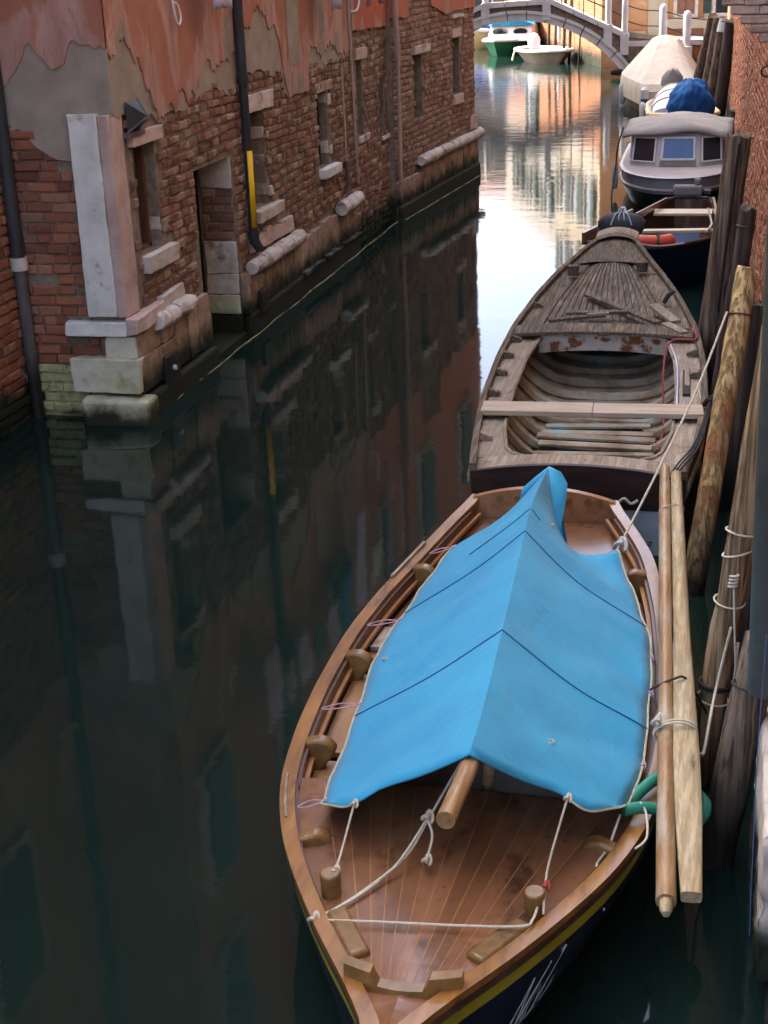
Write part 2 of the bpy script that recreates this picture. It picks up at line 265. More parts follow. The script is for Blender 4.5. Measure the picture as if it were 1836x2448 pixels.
# water
a = N('canal_water'); co = a.coord(stretch=(1, 1, 1))
pz = a.n('ShaderNodeSeparateXYZ'); a.l(a.n('ShaderNodeNewGeometry').outputs['Position'], pz.inputs[0])
far = a.step(pz.outputs[1], 12, 42)
h1 = a.noise(a.coord(stretch=(.9, 1.5, 1)), 1.9, 3, .5, .3); h2 = a.noise(a.coord(stretch=(1, 2.2, 1)), 7, 3, .55)
hh = a.math('ADD', a.math('MULTIPLY', h1, a.math('ADD', .24, a.math('MULTIPLY', far, .4))), a.math('MULTIPLY', h2, a.math('ADD', .022, a.math('MULTIPLY', far, .2))))
hh = a.math('ADD', hh, a.math('MULTIPLY', a.noise(a.coord(stretch=(.3, 1.25, 1)), 2.3, 3, .5, .2), a.math('MULTIPLY', far, .9)))
a.bump(hh, .30, .022)
fac = a.noise(co, .8, 3); c = a.ramp(fac, [(.3, (.005, .0145, .0115)), (.7, (.0075, .0185, .0145))])
M['water'] = a.set(c, .045, IOR=1.33)

# ---------------------------------------------------------------- mesh helpers
class MB:
    def __init__(s): s.v = []; s.f = []
    def quad(s, *p):
        i = len(s.v); s.v += [tuple(q) for q in p]; s.f.append(tuple(range(i, i + len(p)))); return s
    def box(s, c, size, mat=None, cham=0, jit=0):
        x, y, z = size[0] / 2, size[1] / 2, size[2] / 2; i = len(s.v)
        for a_ in (-1, 1):
            for b_ in (-1, 1):
                for d_ in (-1, 1):
                    p = Vector((a_ * x, b_ * y, d_ * z)) + Vector([random.uniform(-jit, jit) for _ in range(3)])
                    if mat: p = mat @ p
                    s.v.append(tuple(p + Vector(c)))
        s.f += [tuple(i + k for k in q) for q in ((0, 1, 3, 2), (4, 6, 7, 5), (0, 4, 5, 1), (2, 3, 7, 6), (0, 2, 6, 4), (1, 5, 7, 3))]
        return s
    def span(s, a_, b_, jit=0):
        a_, b_ = Vector(a_), Vector(b_); return s.box((a_ + b_) / 2, b_ - a_, jit=jit)
    def loft(s, rings, closed=True, cap0=False, cap1=False):
        n = len(rings[0]); i = len(s.v)
        for r in rings: s.v += [tuple(p) for p in r]
        for k in range(len(rings) - 1):
            for j in range(n if closed else n - 1):
                j2 = (j + 1) % n; s.f.append((i + k * n + j, i + k * n + j2, i + (k + 1) * n + j2, i + (k + 1) * n + j))
        if cap0: s.f.append(tuple(i + j for j in range(n))[::-1])
        if cap1: s.f.append(tuple(i + (len(rings) - 1) * n + j for j in range(n)))
        return s
    def tube(s, path, r, n=8, caps=True, lump=0, flat=None):
        P = [Vector(p) for p in path]; rings = []
        rs = r if isinstance(r, (list, tuple)) else [r] * len(P)
        up = None
        for k, p in enumerate(P):
            d = (P[min(k + 1, len(P) - 1)] - P[max(k - 1, 0)]).normalized()
            if up is None:
                up = d.orthogonal().normalized() if abs(d.z) > .9 or flat is None else Vector((0, 0, 1))
            up = (up - d * up.dot(d)).normalized(); sd_ = d.cross(up)
            ring = []
            for j in range(n):
                t = 2 * PI * j / n; q = rs[k] * (1 + (lump * mnoise.noise(Vector((math.cos(t) * 1.3, math.sin(t) * 1.3, k * .35 + p.x * 9 + p.y * 3))) if lump else 0))
                ring.append(p + up * math.sin(t) * q * (flat if flat else 1) + sd_ * math.cos(t) * q)
            rings.append(ring)
        return s.loft(rings, True, caps, caps)
    def build(s, name, mat, parent=None, smooth=False, kind=None, label=None, sharp=None, bevel=0):
        me = bpy.data.meshes.new(name); me.from_pydata(s.v, [], s.f); me.update()
        bm = bmesh.new(); bm.from_mesh(me); bmesh.ops.recalc_face_normals(bm, faces=bm.faces); bm.to_mesh(me); bm.free()
        me.materials.append(M[mat] if isinstance(mat, str) else mat)
        if smooth:
            me.polygons.foreach_set('use_smooth', [True] * len(me.polygons))
            me.set_sharp_from_angle(angle=math.radians(sharp or 40))
        o = bpy.data.objects.new(name, me); COL.objects.link(o)
        if parent is not None:
            o.parent = parent
            if parent.type == 'EMPTY': o.matrix_parent_inverse = Matrix.Translation(-parent.location)
        if kind: o['kind'] = kind
        if label: o['label'] = label
        if bevel:
            b = o.modifiers.new('bevel', 'BEVEL'); b.width = bevel; b.segments = 2; b.limit_method = 'ANGLE'; b.angle_limit = math.radians(40)
        return o
def thing(name, label, cat, loc, group=None):
    o = bpy.data.objects.new(name, None); COL.objects.link(o); o.location = loc; o.empty_display_size = .1
    o['label'] = label; o['category'] = cat
    if group: o['group'] = group
    return o
def tag(o, label, cat, group=None):
    o['label'] = label; o['category'] = cat
    if group: o['group'] = group
    return o
def smooth_path(pts, n=6):
    P = [Vector(p) for p in pts]; out = []
    for k in range(len(P) - 1):
        p0, p1, p2, p3 = P[max(k - 1, 0)], P[k], P[k + 1], P[min(k + 2, len(P) - 1)]
        for j in range(n):
            t = j / n
            out.append(.5 * ((2 * p1) + (p2 - p0) * t + (2 * p0 - 5 * p1 + 4 * p2 - p3) * t * t + (3 * p1 - p0 - 3 * p2 + p3) * t ** 3))
    out.append(P[-1]); return out
def lerp_tab(tab, y):
    if y <= tab[0][0]: return tab[0][1]
    for (a_, b_), (c_, d_) in zip(tab, tab[1:]):
        if y <= c_:
            t = (y - a_) / (c_ - a_); return b_ + (d_ - b_) * t
    return tab[-1][1]
def smooth_tab(tab, y):
    h = (tab[-1][0] - tab[0][0]) * .03
    return sum(lerp_tab(tab, y + k * h) * w_ for k, w_ in ((-1, .25), (0, .5), (1, .25)))
# ================================================================ water
mb = MB(); xs = [-60, -20, -8, 0, 2, 40]; ys = [-8, 0, 10, 20, 40, 80, 160]
for i in range(5):
    for j in range(6): mb.quad((xs[i], ys[j], 0), (xs[i + 1], ys[j], 0), (xs[i + 1], ys[j + 1], 0), (xs[i], ys[j + 1], 0))
mb.build('canal_water', 'water', kind='structure')
MB().quad((-60, -8, -2.2), (40, -8, -2.2), (40, 160, -2.2), (-60, 160, -2.2)).build('canal_bed', 'dark', kind='structure')

def rng_(a_, b_, n): return [a_ + (b_ - a_) * k / n for k in range(n + 1)]
# ================================================================ wall system
class Wall:
    def __init__(s, o, u, n): s.o = Vector((o[0], o[1], 0)); s.u = Vector((u[0], u[1], 0)).normalized(); s.n = Vector((n[0], n[1], 0)).normalized()
    def p(s, u, z, d=0): return s.o + s.u * u + s.n * d + Vector((0, 0, z))
    def slab(s, mb, u0, u1, z0, z1, d0, d1, jit=0, bul=0):
        c = [s.p(u0, z0, d0), s.p(u1, z0, d0), s.p(u1, z1, d0), s.p(u0, z1, d0)]
        f = [s.p(u0, z0, d1), s.p(u1, z0, d1), s.p(u1, z1, d1), s.p(u0, z1, d1)]
        if jit: f = [q + s.u * random.uniform(-jit, jit) + Vector((0, 0, random.uniform(-jit, jit))) + s.n * random.uniform(-jit, jit) for q in f]
        i = len(mb.v); mb.v += [tuple(q) for q in c + f]
        mb.f += [(i, i + 1, i + 2, i + 3), (i + 4, i + 7, i + 6, i + 5)] + [(i + k, i + 4 + k, i + 4 + (k + 1) % 4, i + (k + 1) % 4) for k in range(4)]
        return mb
    def panel(s, u0, u1, z0, z1, holes, depth=.35):
        mb = MB(); us = sorted({u0, u1, *[h[0] for h in holes], *[h[1] for h in holes]}); zs = sorted({z0, z1, *[h[2] for h in holes], *[h[3] for h in holes]})
        for a_, b_ in zip(us, us[1:]):
            for c_, d_ in zip(zs, zs[1:]):
                um, zm = (a_ + b_) / 2, (c_ + d_) / 2
                if any(h[0] < um < h[1] and h[2] < zm < h[3] for h in holes): continue
                mb.quad(s.p(a_, c_), s.p(b_, c_), s.p(b_, d_), s.p(a_, d_))
        for h in holes:
            r = [(h[0], h[2]), (h[1], h[2]), (h[1], h[3]), (h[0], h[3])]
            for k in range(4):
                (a_, c_), (b_, d_) = r[k], r[(k + 1) % 4]
                mb.quad(s.p(a_, c_), s.p(b_, d_), s.p(b_, d_, -depth), s.p(a_, c_, -depth))
        return mb
BR_V = []
def brick_variants():
    for k in range(14):
        mb = MB(); r = random.uniform
        j = lambda s_: r(-s_, s_)
        back = [(-.5, 0, -.5), (.5, 0, -.5), (.5, 0, .5), (-.5, 0, .5)]
        mid = [(x + j(.03), .62 + j(.12), z + j(.07)) for x, _, z in back]
        fr = [(x * (.86 + j(.07)), 1 + j(.16), z * (.72 + j(.14))) for x, _, z in back]
        mb.v = back + mid + fr
        mb.f = [(i + k2, i + (k2 + 1) % 4, i + 4 + (k2 + 1) % 4, i + 4 + k2) for i in (0, 4) for k2 in range(4)] + [(8, 9, 10, 11)]
        BR_V.append(mb)
brick_variants()
BR_ME = {}
def brick_mesh(k, mat):
    if (k, mat) not in BR_ME:
        me = bpy.data.meshes.new('brick'); me.from_pydata(BR_V[k].v, [], BR_V[k].f); me.materials.append(M[mat]); me.update(); BR_ME[(k, mat)] = me
    return BR_ME[(k, mat)]
def lay(wall, u0, u1, z0, z1, ok, h=.08, wr=(.14, .26), joint=.012, wave=.012, mats=('brick',), depth=(.018, .034)):
    out = []; z = z0; row = 0; lim = u1
    while z < z1:
        u = u0 - random.uniform(0, .12); u1 = lim(z) if callable(lim) else lim
        while u < u1:
            w_ = random.uniform(*wr) if random.random() > .25 else random.uniform(wr[0] * .6, wr[0])
            a_, b_ = max(u, u0), min(u + w_, u1)
            um, zm = (a_ + b_) / 2, z + h / 2 + wave * math.sin(um_ := (a_ * 1.7 + row * .4))
            if b_ - a_ > .04 and ok(a_, b_, z, z + h) and random.random() > .012:
                out.append((wall, um, zm, b_ - a_ - joint * random.uniform(.6, 1.6), h - joint * random.uniform(.6, 1.7), random.uniform(*depth), random.choice(mats) if not callable(mats) else mats(um, zm)))
            u += w_
        z += h; row += 1
    return out
CAM = Vector((0, 0, 3.4))
def put_bricks(bricks, parent, limit=300):
    bricks.sort(key=lambda b: (b[0].p(b[1], b[2]) - CAM).length)
    for b in bricks[:limit]:
        wl, u, z, w_, h_, d_, mt = b
        o = bpy.data.objects.new('brick', brick_mesh(random.randrange(14), mt)); COL.objects.link(o); o.parent = parent
        t = random.uniform(-.025, .025)
        um = wl.u * math.cos(t) + Vector((0, 0, math.sin(t))); zm = Vector((0, 0, math.cos(t))) - wl.u * math.sin(t); c = wl.p(u, z, -.002) - parent.location
        mm = Matrix.Identity(4)
        for i in range(3): mm[i][0] = um[i] * w_; mm[i][1] = wl.n[i] * d_; mm[i][2] = zm[i] * h_; mm[i][3] = c[i]
        o.matrix_basis = mm
    rest = {}
    for b in bricks[limit:]: rest.setdefault(b[6], []).append(b)
    for mt, bl in rest.items():
        mb = MB()
        for wl, u, z, w_, h_, d_, _ in bl:
            k = random.randrange(14); i = len(mb.v); c = wl.p(u, z, -.002)
            for x, y, zz in BR_V[k].v: mb.v.append(tuple(c + wl.u * x * w_ + wl.n * y * d_ + Vector((0, 0, zz * h_))))
            mb.f += [tuple(i + q for q in f) for f in BR_V[k].f]
        mb.build('brickwork', mt, parent, kind='stuff')
def clear(rects):
    return lambda a_, b_, c_, d_: not any(a_ < r[1] - .015 and b_ > r[0] + .015 and c_ < r[3] - .02 and d_ > r[2] + .02 for r in rects)
def fit_ok(rects):
    return clear(rects)
def plaster_sheet(wall, prof, top, d, mat, parent, step=.06, amp=.05, name='plaster'):
    mb = MB(); u = prof[0][0]; cols = []
    while True:
        z = lerp_tab(prof, u) + amp * (mnoise.noise(Vector((u * 4, 3.3, wall.o.x))) + .8 * mnoise.noise(Vector((u * 13, 9.3, wall.o.x))) + .35 * random.uniform(-1, 1))
        cols.append((u, z))
        if u >= prof[-1][0]: break
        u = min(u + step * random.uniform(.6, 1.4), prof[-1][0])
    for (a_, za), (b_, zb) in zip(cols, cols[1:]):
        mb.quad(wall.p(a_, za, d), wall.p(b_, zb, d), wall.p(b_, top, d), wall.p(a_, top, d))
        mb.quad(wall.p(a_, za, 0), wall.p(b_, zb, 0), wall.p(b_, zb, d), wall.p(a_, za, d))
    for (a_, za) in (cols[0], cols[-1]): mb.quad(wall.p(a_, za, 0), wall.p(a_, za, d), wall.p(a_, top, d), wall.p(a_, top, 0))
    return mb.build(name, mat, parent)
TEX = bpy.data.textures.new('weathering', 'CLOUDS'); TEX.noise_scale = .09; TEX.noise_depth = 3
TEX2 = bpy.data.textures.new('chipping', 'CLOUDS'); TEX2.noise_scale = .25; TEX2.noise_depth = 2
def rough(o, amt=.017, lv=4):
    m_ = o.modifiers.new('s', 'SUBSURF'); m_.subdivision_type = 'SIMPLE'; m_.levels = m_.render_levels = lv
    for t_, a_ in ((TEX, amt), (TEX2, amt * .7)):
        d_ = o.modifiers.new('d', 'DISPLACE'); d_.texture = t_; d_.texture_coords = 'GLOBAL'; d_.strength = a_; d_.mid_level = .5
    return o
def stone(wall, name, u0, u1, z0, z1, d0, d1, mat, parent, jit=.006, bevel=.006):
    return rough(wall.slab(MB(), u0, u1, z0, z1, d0, d1, jit * 1.3).build(name, mat, parent, bevel=bevel, smooth=True))
def roll(wall, u0, u1, z, d, r, mat, parent, rnd_end=True, slope=0):
    """rounded stone string course, one block"""
    n = 9; path = [wall.p(u0 + (u1 - u0) * k / n, z + slope * k / n + random.uniform(-.004, .004), d) for k in range(n + 1)]
    rs = [r * (1 + random.uniform(-.06, .06)) for _ in path]
    if rnd_end: rs[0] *= .86; rs[-1] *= .86
    return rough(MB().tube(path, rs, 12, True, .12).build('string_course_stone', mat, parent, smooth=True, sharp=50), .022, 2)
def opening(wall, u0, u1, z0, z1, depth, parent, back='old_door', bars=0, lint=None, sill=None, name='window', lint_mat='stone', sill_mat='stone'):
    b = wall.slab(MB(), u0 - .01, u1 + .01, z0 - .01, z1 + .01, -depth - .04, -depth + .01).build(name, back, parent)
    if name == 'window':
        fm = MB(); t_ = .035
        for a_, b_, c_, d_ in ((u0, u0 + t_, z0, z1), (u1 - t_, u1, z0, z1), (u0, u1, z1 - t_, z1), (u0, u1, z0, z0 + t_), ((u0 + u1) / 2 - .012, (u0 + u1) / 2 + .012, z0, z1)): wall.slab(fm, a_ + .002, b_ - .002, c_ + .002, d_ - .002, -depth + .012, -depth + .04)
        fm.build('frame', 'shutter_brown' if back == 'old_door' else 'iron', b)
        for k in range(4): wall.slab(MB(), u0 + t_ + (u1 - u0 - 2 * t_) * k / 4 + .004, u0 + t_ + (u1 - u0 - 2 * t_) * (k + 1) / 4 - .004, z0 + t_, z1 - t_, -depth + .012, -depth + .022 + .004 * (k % 2)).build('board', back, b)
    if bars:
        for k in range(bars):
            u = u0 + (u1 - u0) * (k + .5) / bars
            MB().tube([wall.p(u, z0, -.09), wall.p(u + random.uniform(-.02, .02), (z0 + z1) / 2, -.08), wall.p(u, z1, -.09)], .008, 6).build('bar', 'iron', b)
        for k in range(2):
            z = z0 + (z1 - z0) * (k + 1) / 3; MB().tube([wall.p(u0, z, -.085), wall.p(u1, z, -.085)], .008, 6).build('bar', 'iron', b)
    if lint: stone(wall, 'lintel', lint[0], lint[1], lint[2], lint[3], -.1, lint[4], lint_mat, b)
    if sill: stone(wall, 'sill', sill[0], sill[1], sill[2], sill[3], -.12, sill[4], sill_mat, b)
    return b
def upper_window(wall, u, z, w_, h_, parent, d=.035, shut='shutter', closed=False):
    wd = wall.slab(MB(), u - w_ / 2, u + w_ / 2, z, z + h_, 0, d + .012).build('window', 'glass', parent)
    f = MB()
    for a_, b_, c_, e_ in ((u - w_ / 2 - .1, u + w_ / 2 + .1, z - .1, z), (u - w_ / 2 - .1, u + w_ / 2 + .1, z + h_, z + h_ + .1), (u - w_ / 2 - .1, u - w_ / 2, z, z + h_), (u + w_ / 2, u + w_ / 2 + .1, z, z + h_)):
        wall.slab(f, a_, b_, c_, e_, 0, d + .05)
    f.build('frame', 'stone', wd)
    for s_ in (-1, 1):
        a_ = u + s_ * (w_ / 2 + .1) if not closed else u + (0 if s_ > 0 else -w_ / 2)
        e_ = a_ + s_ * w_ / 2 if not closed else a_ + w_ / 2
        wall.slab(MB(), min(a_, e_) + .01, max(a_, e_) - .01, z, z + h_, d + .055, d + .09).build('shutter', shut, wd)
    return wd

# ================================================================ left bank, peeling brick house (with its recessed return)
HL = 8.8
C1 = Wall((-4.58, 10.4), (0, 1), (1, 0)); B = Wall((-5.5, 10.4), (1, 0), (0, -1)); A = Wall((-5.5, 10.4), (0, -1), (1, 0))
house = thing('brick_house', 'old brick house with peeling red plaster and a white stone corner pilaster', 'house', (-4.9, 14, 0), None)
W1 = (.36, .80, 1.23, 2.08); DOOR = (1.65, 2.62, -.6, 1.71); W2 = (3.2, 3.66, 1.11, 2.02); W3 = (5.62, 6.03, 1.17, 1.98); W4 = (7.45, 7.72, 1.3, 2.2); W5 = (8.58, 8.86, 1.18, 1.89)
holes = [W1, DOOR, W2, W3, W4, W5]
C1.panel(0, 9.0, -1.2, HL, holes, .34).build('wall', 'mortar', house)
B.panel(0, .92, -1.2, HL, [], 0).build('wall', 'mortar', house)
A.panel(0, 14, -1.2, HL, [], 0).build('wall', 'mortar', house)
# inner sides, roof and back so that it is a closed block
mb = MB(); mb.quad((-4.58, 19.4, -1.2), (-12, 19.4, -1.2), (-12, 19.4, HL), (-4.58, 19.4, HL)); mb.quad((-12, -3.6, -1.2), (-12, 19.4, -1.2), (-12, 19.4, HL), (-12, -3.6, HL)); mb.quad((-5.5, -3.6, -1.2), (-12, -3.6, -1.2), (-12, -3.6, HL), (-5.5, -3.6, HL))
mb.build('wall', 'mortar', house)
MB().quad((-4.3, 19.5, HL), (-4.3, 10.2, HL), (-9, 10.2, HL + 1), (-9, 19.5, HL + 1)).quad((-5.2, 10.2, HL), (-5.2, -3.8, HL), (-9, -3.8, HL + 1), (-9, 10.2, HL + 1)).quad((-12.2, 19.5, HL), (-12.2, -3.8, HL), (-9, -3.8, HL + 1), (-9, 19.5, HL + 1)).build('roof', 'roof', house)
prC = [(0, 2.36), (.5, 2.32), (.85, 2.22), (1.2, 2.26), (1.9, 2.30), (2.3, 2.36), (2.7, 2.28), (2.95, 2.26), (3.05, 2.36), (3.6, 2.4), (4.0, 2.3), (4.3, 2.36), (4.45, 2.06), (5.2, 2.08), (5.3, 2.26), (7.2, 2.28), (7.25, 2.56), (9.0, 2.54)]
prB = [(0, 2.33), (.12, 2.25), (.2, 2.28), (.3, 2.1), (.45, 2.05), (.6, 2.02), (.66, 2.3), (.956, 2.36)]
prA = [(0, 2.33), (.3, 2.3), (.8, 2.45), (3, 2.3), (14, 2.4)]
plC = [p for p in prC if p[0] <= 7.2]; plaster_sheet(C1, plC, HL, .022, 'cement', house, name='undercoat')
offC = [(0, .45), (.3, .5), (.6, .35), (.8, .06), (1.0, .01), (1.3, .02), (1.45, .22), (1.6, .03), (1.9, .08), (2.1, .28), (2.3, .12), (2.6, .3), (2.9, .35), (3.0, .6), (3.3, .35), (3.6, .55), (4.2, .4), (4.45, .02), (5.2, .02), (5.5, .3), (5.8, .12), (6.2, .18), (6.6, .04), (7.2, .05)]
us_ = rng_(0, 7.2, 72); plaster_sheet(C1, [(u_, lerp_tab(plC, u_) + lerp_tab(offC, u_) + .02) for u_ in us_], HL, .036, 'plaster', house, step=.035, amp=.09)
plaster_sheet(C1, [(7.2, 2.56), (9.0, 2.53)], HL, .045, 'plaster_red', house, amp=.015)
plaster_sheet(C1, [(4.5, 2.06), (5.25, 2.06)], 2.5, .041, 'plaster_red', house, amp=.01, name='plaster_patch')
plaster_sheet(C1, [(4.55, 2.35), (4.95, 2.36)], 3.3, .046, 'cement', house, amp=.02, name='cement_patch')
plaster_sheet(B, prB, HL, .022, 'cement', house, amp=.03, name='undercoat')
offB = [(0, .25), (.12, .32), (.22, .42), (.34, .78), (.5, .7), (.7, .6), (.956, .47)]
plaster_sheet(B, [(u_, lerp_tab(prB, u_) + lerp_tab(offB, u_)) for u_ in rng_(0, .956, 14)], HL, .036, 'plaster', house, step=.03, amp=.05)
plaster_sheet(A, prA, HL, .036, 'plaster', house)
# stonework of the corner
skipC = [(-.1, .22, .7, 3), (W1[0] - .03, W1[1] + .22, 1.08, 1.24), (W1[0] - .1, W1[1] + .15, 2.07, 2.2), (DOOR[0] - .02, DOOR[1] + .02, -1, 1.75), (W2[0] - .05, W2[1] + .32, .98, 1.12), (W2[0] - .06, W2[1] + .28, 2.01, 2.2),
         (W3[0] - .05, W3[1] + .3, 1.04, 1.18), (W4[0] - .06, W4[1] + .2, 2.2, 2.34), (W4[0], W4[1] + .25, 1.22, 1.31), W1, W2, W3, W4, W5, (2.95, 4.4, .7, .9), (0, 1.1, 0, .83)]
base = [(0, .82), (1.1, .82), (1.11, .55), (1.6, .55), (2.65, .6), (6.9, .6), (7.05, .0), (9, .0)]
bl = lay(C1, .02, 8.98, 0, 2.7, lambda a_, b_, c_, d_: clear(skipC)(a_, b_, c_, d_) and c_ > lerp_tab(base, (a_ + b_) / 2) - .03 and d_ < lerp_tab(prC, (a_ + b_) / 2) + .06, wr=(.09, .21), joint=.02, wave=.02, depth=(.012, .036))
bl += lay(B, .0, lambda z: .51 if z < .2 else .43 if z < .47 else .71 if z < .62 else .39 if z < .78 else .585, -.05, 2.42, lambda a_, b_, c_, d_: d_ < lerp_tab(prB, (a_ + b_) / 2) + .07, wr=(.15, .27), joint=.012, wave=.005,
          mats=lambda u, z: 'brick_bleached' if z < .40 and u > .07 else 'brick_red')
bl += lay(A, .02, 1.6, -.05, 2.4, lambda a_, b_, c_, d_: d_ < lerp_tab(prA, (a_ + b_) / 2) + .05, wr=(.15, .27), mats=('brick_red',))
put_bricks(bl, house, 300)
B.slab(MB(), .08, .5, -.3, .40, 0, .006).build('bleached_mortar', 'brick_bleached', house)
# pilaster on the corner
ps = stone(B, 'pilaster', .605, .845, .83, 2.37, 0, .075, 'stone_white', house, .004, .008)
stone(C1, 'pilaster_side', -.068, .185, .83, 2.36, -.075, .014, 'stone_pink', house, .004, .008)
MB().quad(*[B.p(.575, z, d) for z, d in ((.8, .004), (2.36, .004))], *[B.p(.603, z, d) for z, d in ((2.36, .03), (.8, .03))]).build('mortar_fillet', 'cement', house)
stone(B, 'cap_stone', .40, .925, .685, .795, 0, .1, 'stone_white', house, .008, .008)
stone(C1, 'cap_stone', -.1, .55, .69, .83, 0, .085, 'stone_pink', house, .012, .008)
stone(C1, 'cap_stone', .56, 1.06, .70, .86, 0, .07, 'stone', house, .012, .008)
stone(B, 'plinth_stone', .44, 1.0, .24, .50, -.02, .14, 'stone_lime', house, .008, .006)
stone(B, 'plinth_stone', .72, .985, .505, .68, -.02, .085, 'stone_lime', house, .006, .012)
stone(B, 'footing_stone', .52, 1.09, -.5, .2, -.02, .24, 'stone_lime', house, .02, .03)
for u0, u1, z0, z1 in ((-.06, .44, .50, .68), (-.06, .33, .22, .49), (.34, .74, .2, .48), (.75, 1.02, .22, .62), (1.03, 1.3, .2, .6), (1.31, 1.6, .2, .66), (.46, .74, .49, .64)):
    stone(C1, 'plinth_stone', u0, u1, z0, z1, 0, .075 + random.uniform(-.01, .012), 'stone_plinth', house, .008, .006)
for u0, u1 in ((.32, .52), (.53, .72), (.73, 1.14)): roll(C1, u0, u1, .70, .085, .07, 'stone', house, slope=-.01)
stone(C1, 'footing_stone', -.0, 1.62, -1, .17, 0, .12, 'stone_plinth', house, .01, .03)
ip = C1.slab(MB(), .36, .66, .13, .40, .085, .125).build('iron_plate', 'pipe_grey', house, bevel=.01); MB().tube([C1.p(.5, .28, .125), C1.p(.5, .28, .15)], .022, 8).build('bolt', 'fender', ip)
# door and far jamb stones
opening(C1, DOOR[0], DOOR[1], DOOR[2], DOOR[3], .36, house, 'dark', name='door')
J = Wall((-4.92, 10.4 + 2.62), (1, 0), (0, -1))
for z0, z1, mt in ((1.42, 1.70, 'stone'), (.62, .92, 'stone'), (.42, .61, 'stone'), (.22, .41, 'stone_lime'), (-.5, .21, 'stone_plinth')): stone(J, 'jamb_stone', .03, .345, z0, z1, 0, .025, mt, house, .006, .01)
put = lay(J, .03, .345, .93, 1.41, lambda *k: True, wr=(.1, .2), depth=(.01, .02)); put_bricks(put, house, 30)
stone(C1, 'threshold_stone', 1.62, 2.66, -1, .04, -.3, .03, 'stone_plinth', house)
# windows
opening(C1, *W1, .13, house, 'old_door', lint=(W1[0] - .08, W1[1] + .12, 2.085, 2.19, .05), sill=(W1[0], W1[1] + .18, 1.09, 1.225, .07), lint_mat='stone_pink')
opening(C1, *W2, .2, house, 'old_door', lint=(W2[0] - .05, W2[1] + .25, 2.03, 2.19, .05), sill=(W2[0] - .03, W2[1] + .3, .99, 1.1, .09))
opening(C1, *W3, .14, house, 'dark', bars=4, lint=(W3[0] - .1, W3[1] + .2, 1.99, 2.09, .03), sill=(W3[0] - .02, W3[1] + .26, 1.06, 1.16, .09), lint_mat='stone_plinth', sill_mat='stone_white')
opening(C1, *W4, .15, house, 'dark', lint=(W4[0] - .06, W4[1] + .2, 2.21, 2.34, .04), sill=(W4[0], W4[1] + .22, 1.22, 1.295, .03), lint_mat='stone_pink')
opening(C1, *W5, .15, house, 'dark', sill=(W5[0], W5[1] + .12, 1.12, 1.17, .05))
for wn, zz in ((W1, 1.36), (W2, 1.75), (W2, 1.5), (W2, 1.2), (W3, 1.85), (W3, 1.3)):
    JJ = Wall((-4.58 - .14, 10.4 + wn[1]), (1, 0), (0, -1)); stone(JJ, 'jamb_stone', 0.01, .14, zz, zz + random.uniform(.08, .13), 0, .012, 'stone', house, .008, .01)
    stone(C1, 'quoin_stone', wn[1] + .005, wn[1] + random.uniform(.07, .13), zz - .02, zz + random.uniform(.06, .12), 0, .04, 'stone' if random.random() > .4 else 'stone_plinth', house, .01, .012)
# plinth beyond the door
for u0, u1, r_ in ((2.24 + .5, 3.08, .07), (3.09, 3.55, .08), (3.56, 4.0, .078), (4.01, 4.42, .082), (6.12, 6.42, .085), (6.43, 6.98, .08)): roll(C1, u0, u1, .64, .1, r_, 'stone', house)
for u0, u1 in ((2.98, 3.42), (3.43, 3.62), (3.63, 3.95), (3.96, 4.35)): stone(C1, 'plinth_stone', u0, u1, .73, .9 + random.uniform(-.05, .03), 0, .05, 'stone_pink', house)
u = 2.68
while u < 7.0:
    w_ = random.uniform(.24, .42); stone(C1, 'plinth_stone', u, min(u + w_ - .012, 7.0), .2, .58 + random.uniform(-.02, .03), 0, .06 + random.uniform(-.01, .015), 'stone_plinth', house, .008, .006); u += w_
stone(C1, 'footing_stone', 2.7, 7.0, -1, .2, 0, .09, 'stone_plinth', house, .01, .03)
for u in (3.05,): C1.slab(MB(), u - .12, u + .12, .16, .38, .07, .115).build('iron_plate', 'pipe_grey', house, bevel=.01)
for u0, u1 in ((4.5, 5.2), (5.4, 5.9), (6.2, 6.9)): stone(C1, 'ledge_stone', u0, u1, .17, .23, .05, .12, 'stone', house, .01, .01)
# foam line left along the water's edge
mb = MB(); pts = []
y = .5
while y < 9.0:
    pts.append(C1.p(y, .006, .118 + .008 * math.sin(y * 5) + .008 * random.random())); y += .12
mb.tube(pts, [random.choice((.0012, .003, .0055, .004)) for _ in pts], 5).build('foam_line', surf('foam', [(.3, (.34, .3, .14)), (.7, (.5, .46, .26))], 20, bump=0), house)
# upper storey windows (they show as dark shapes mirrored in the canal)
for u, z in ((.75, 3.6), (3.0, 3.7), (5.3, 3.6), (7.8, 3.7)): upper_window(C1, u, z, .62, 1.2, house, .04, closed=True)
for u, z in ((.75, 5.7), (3.0, 5.7), (5.3, 5.7), (7.8, 5.7)): upper_window(C1, u, z, .62, 1.2, house, .04, closed=True)
for u, z in ((1.6, 3.3), (4.5, 3.4), (7.5, 3.4)): upper_window(A, u, z, .7, 1.2, house, .04, closed=True)
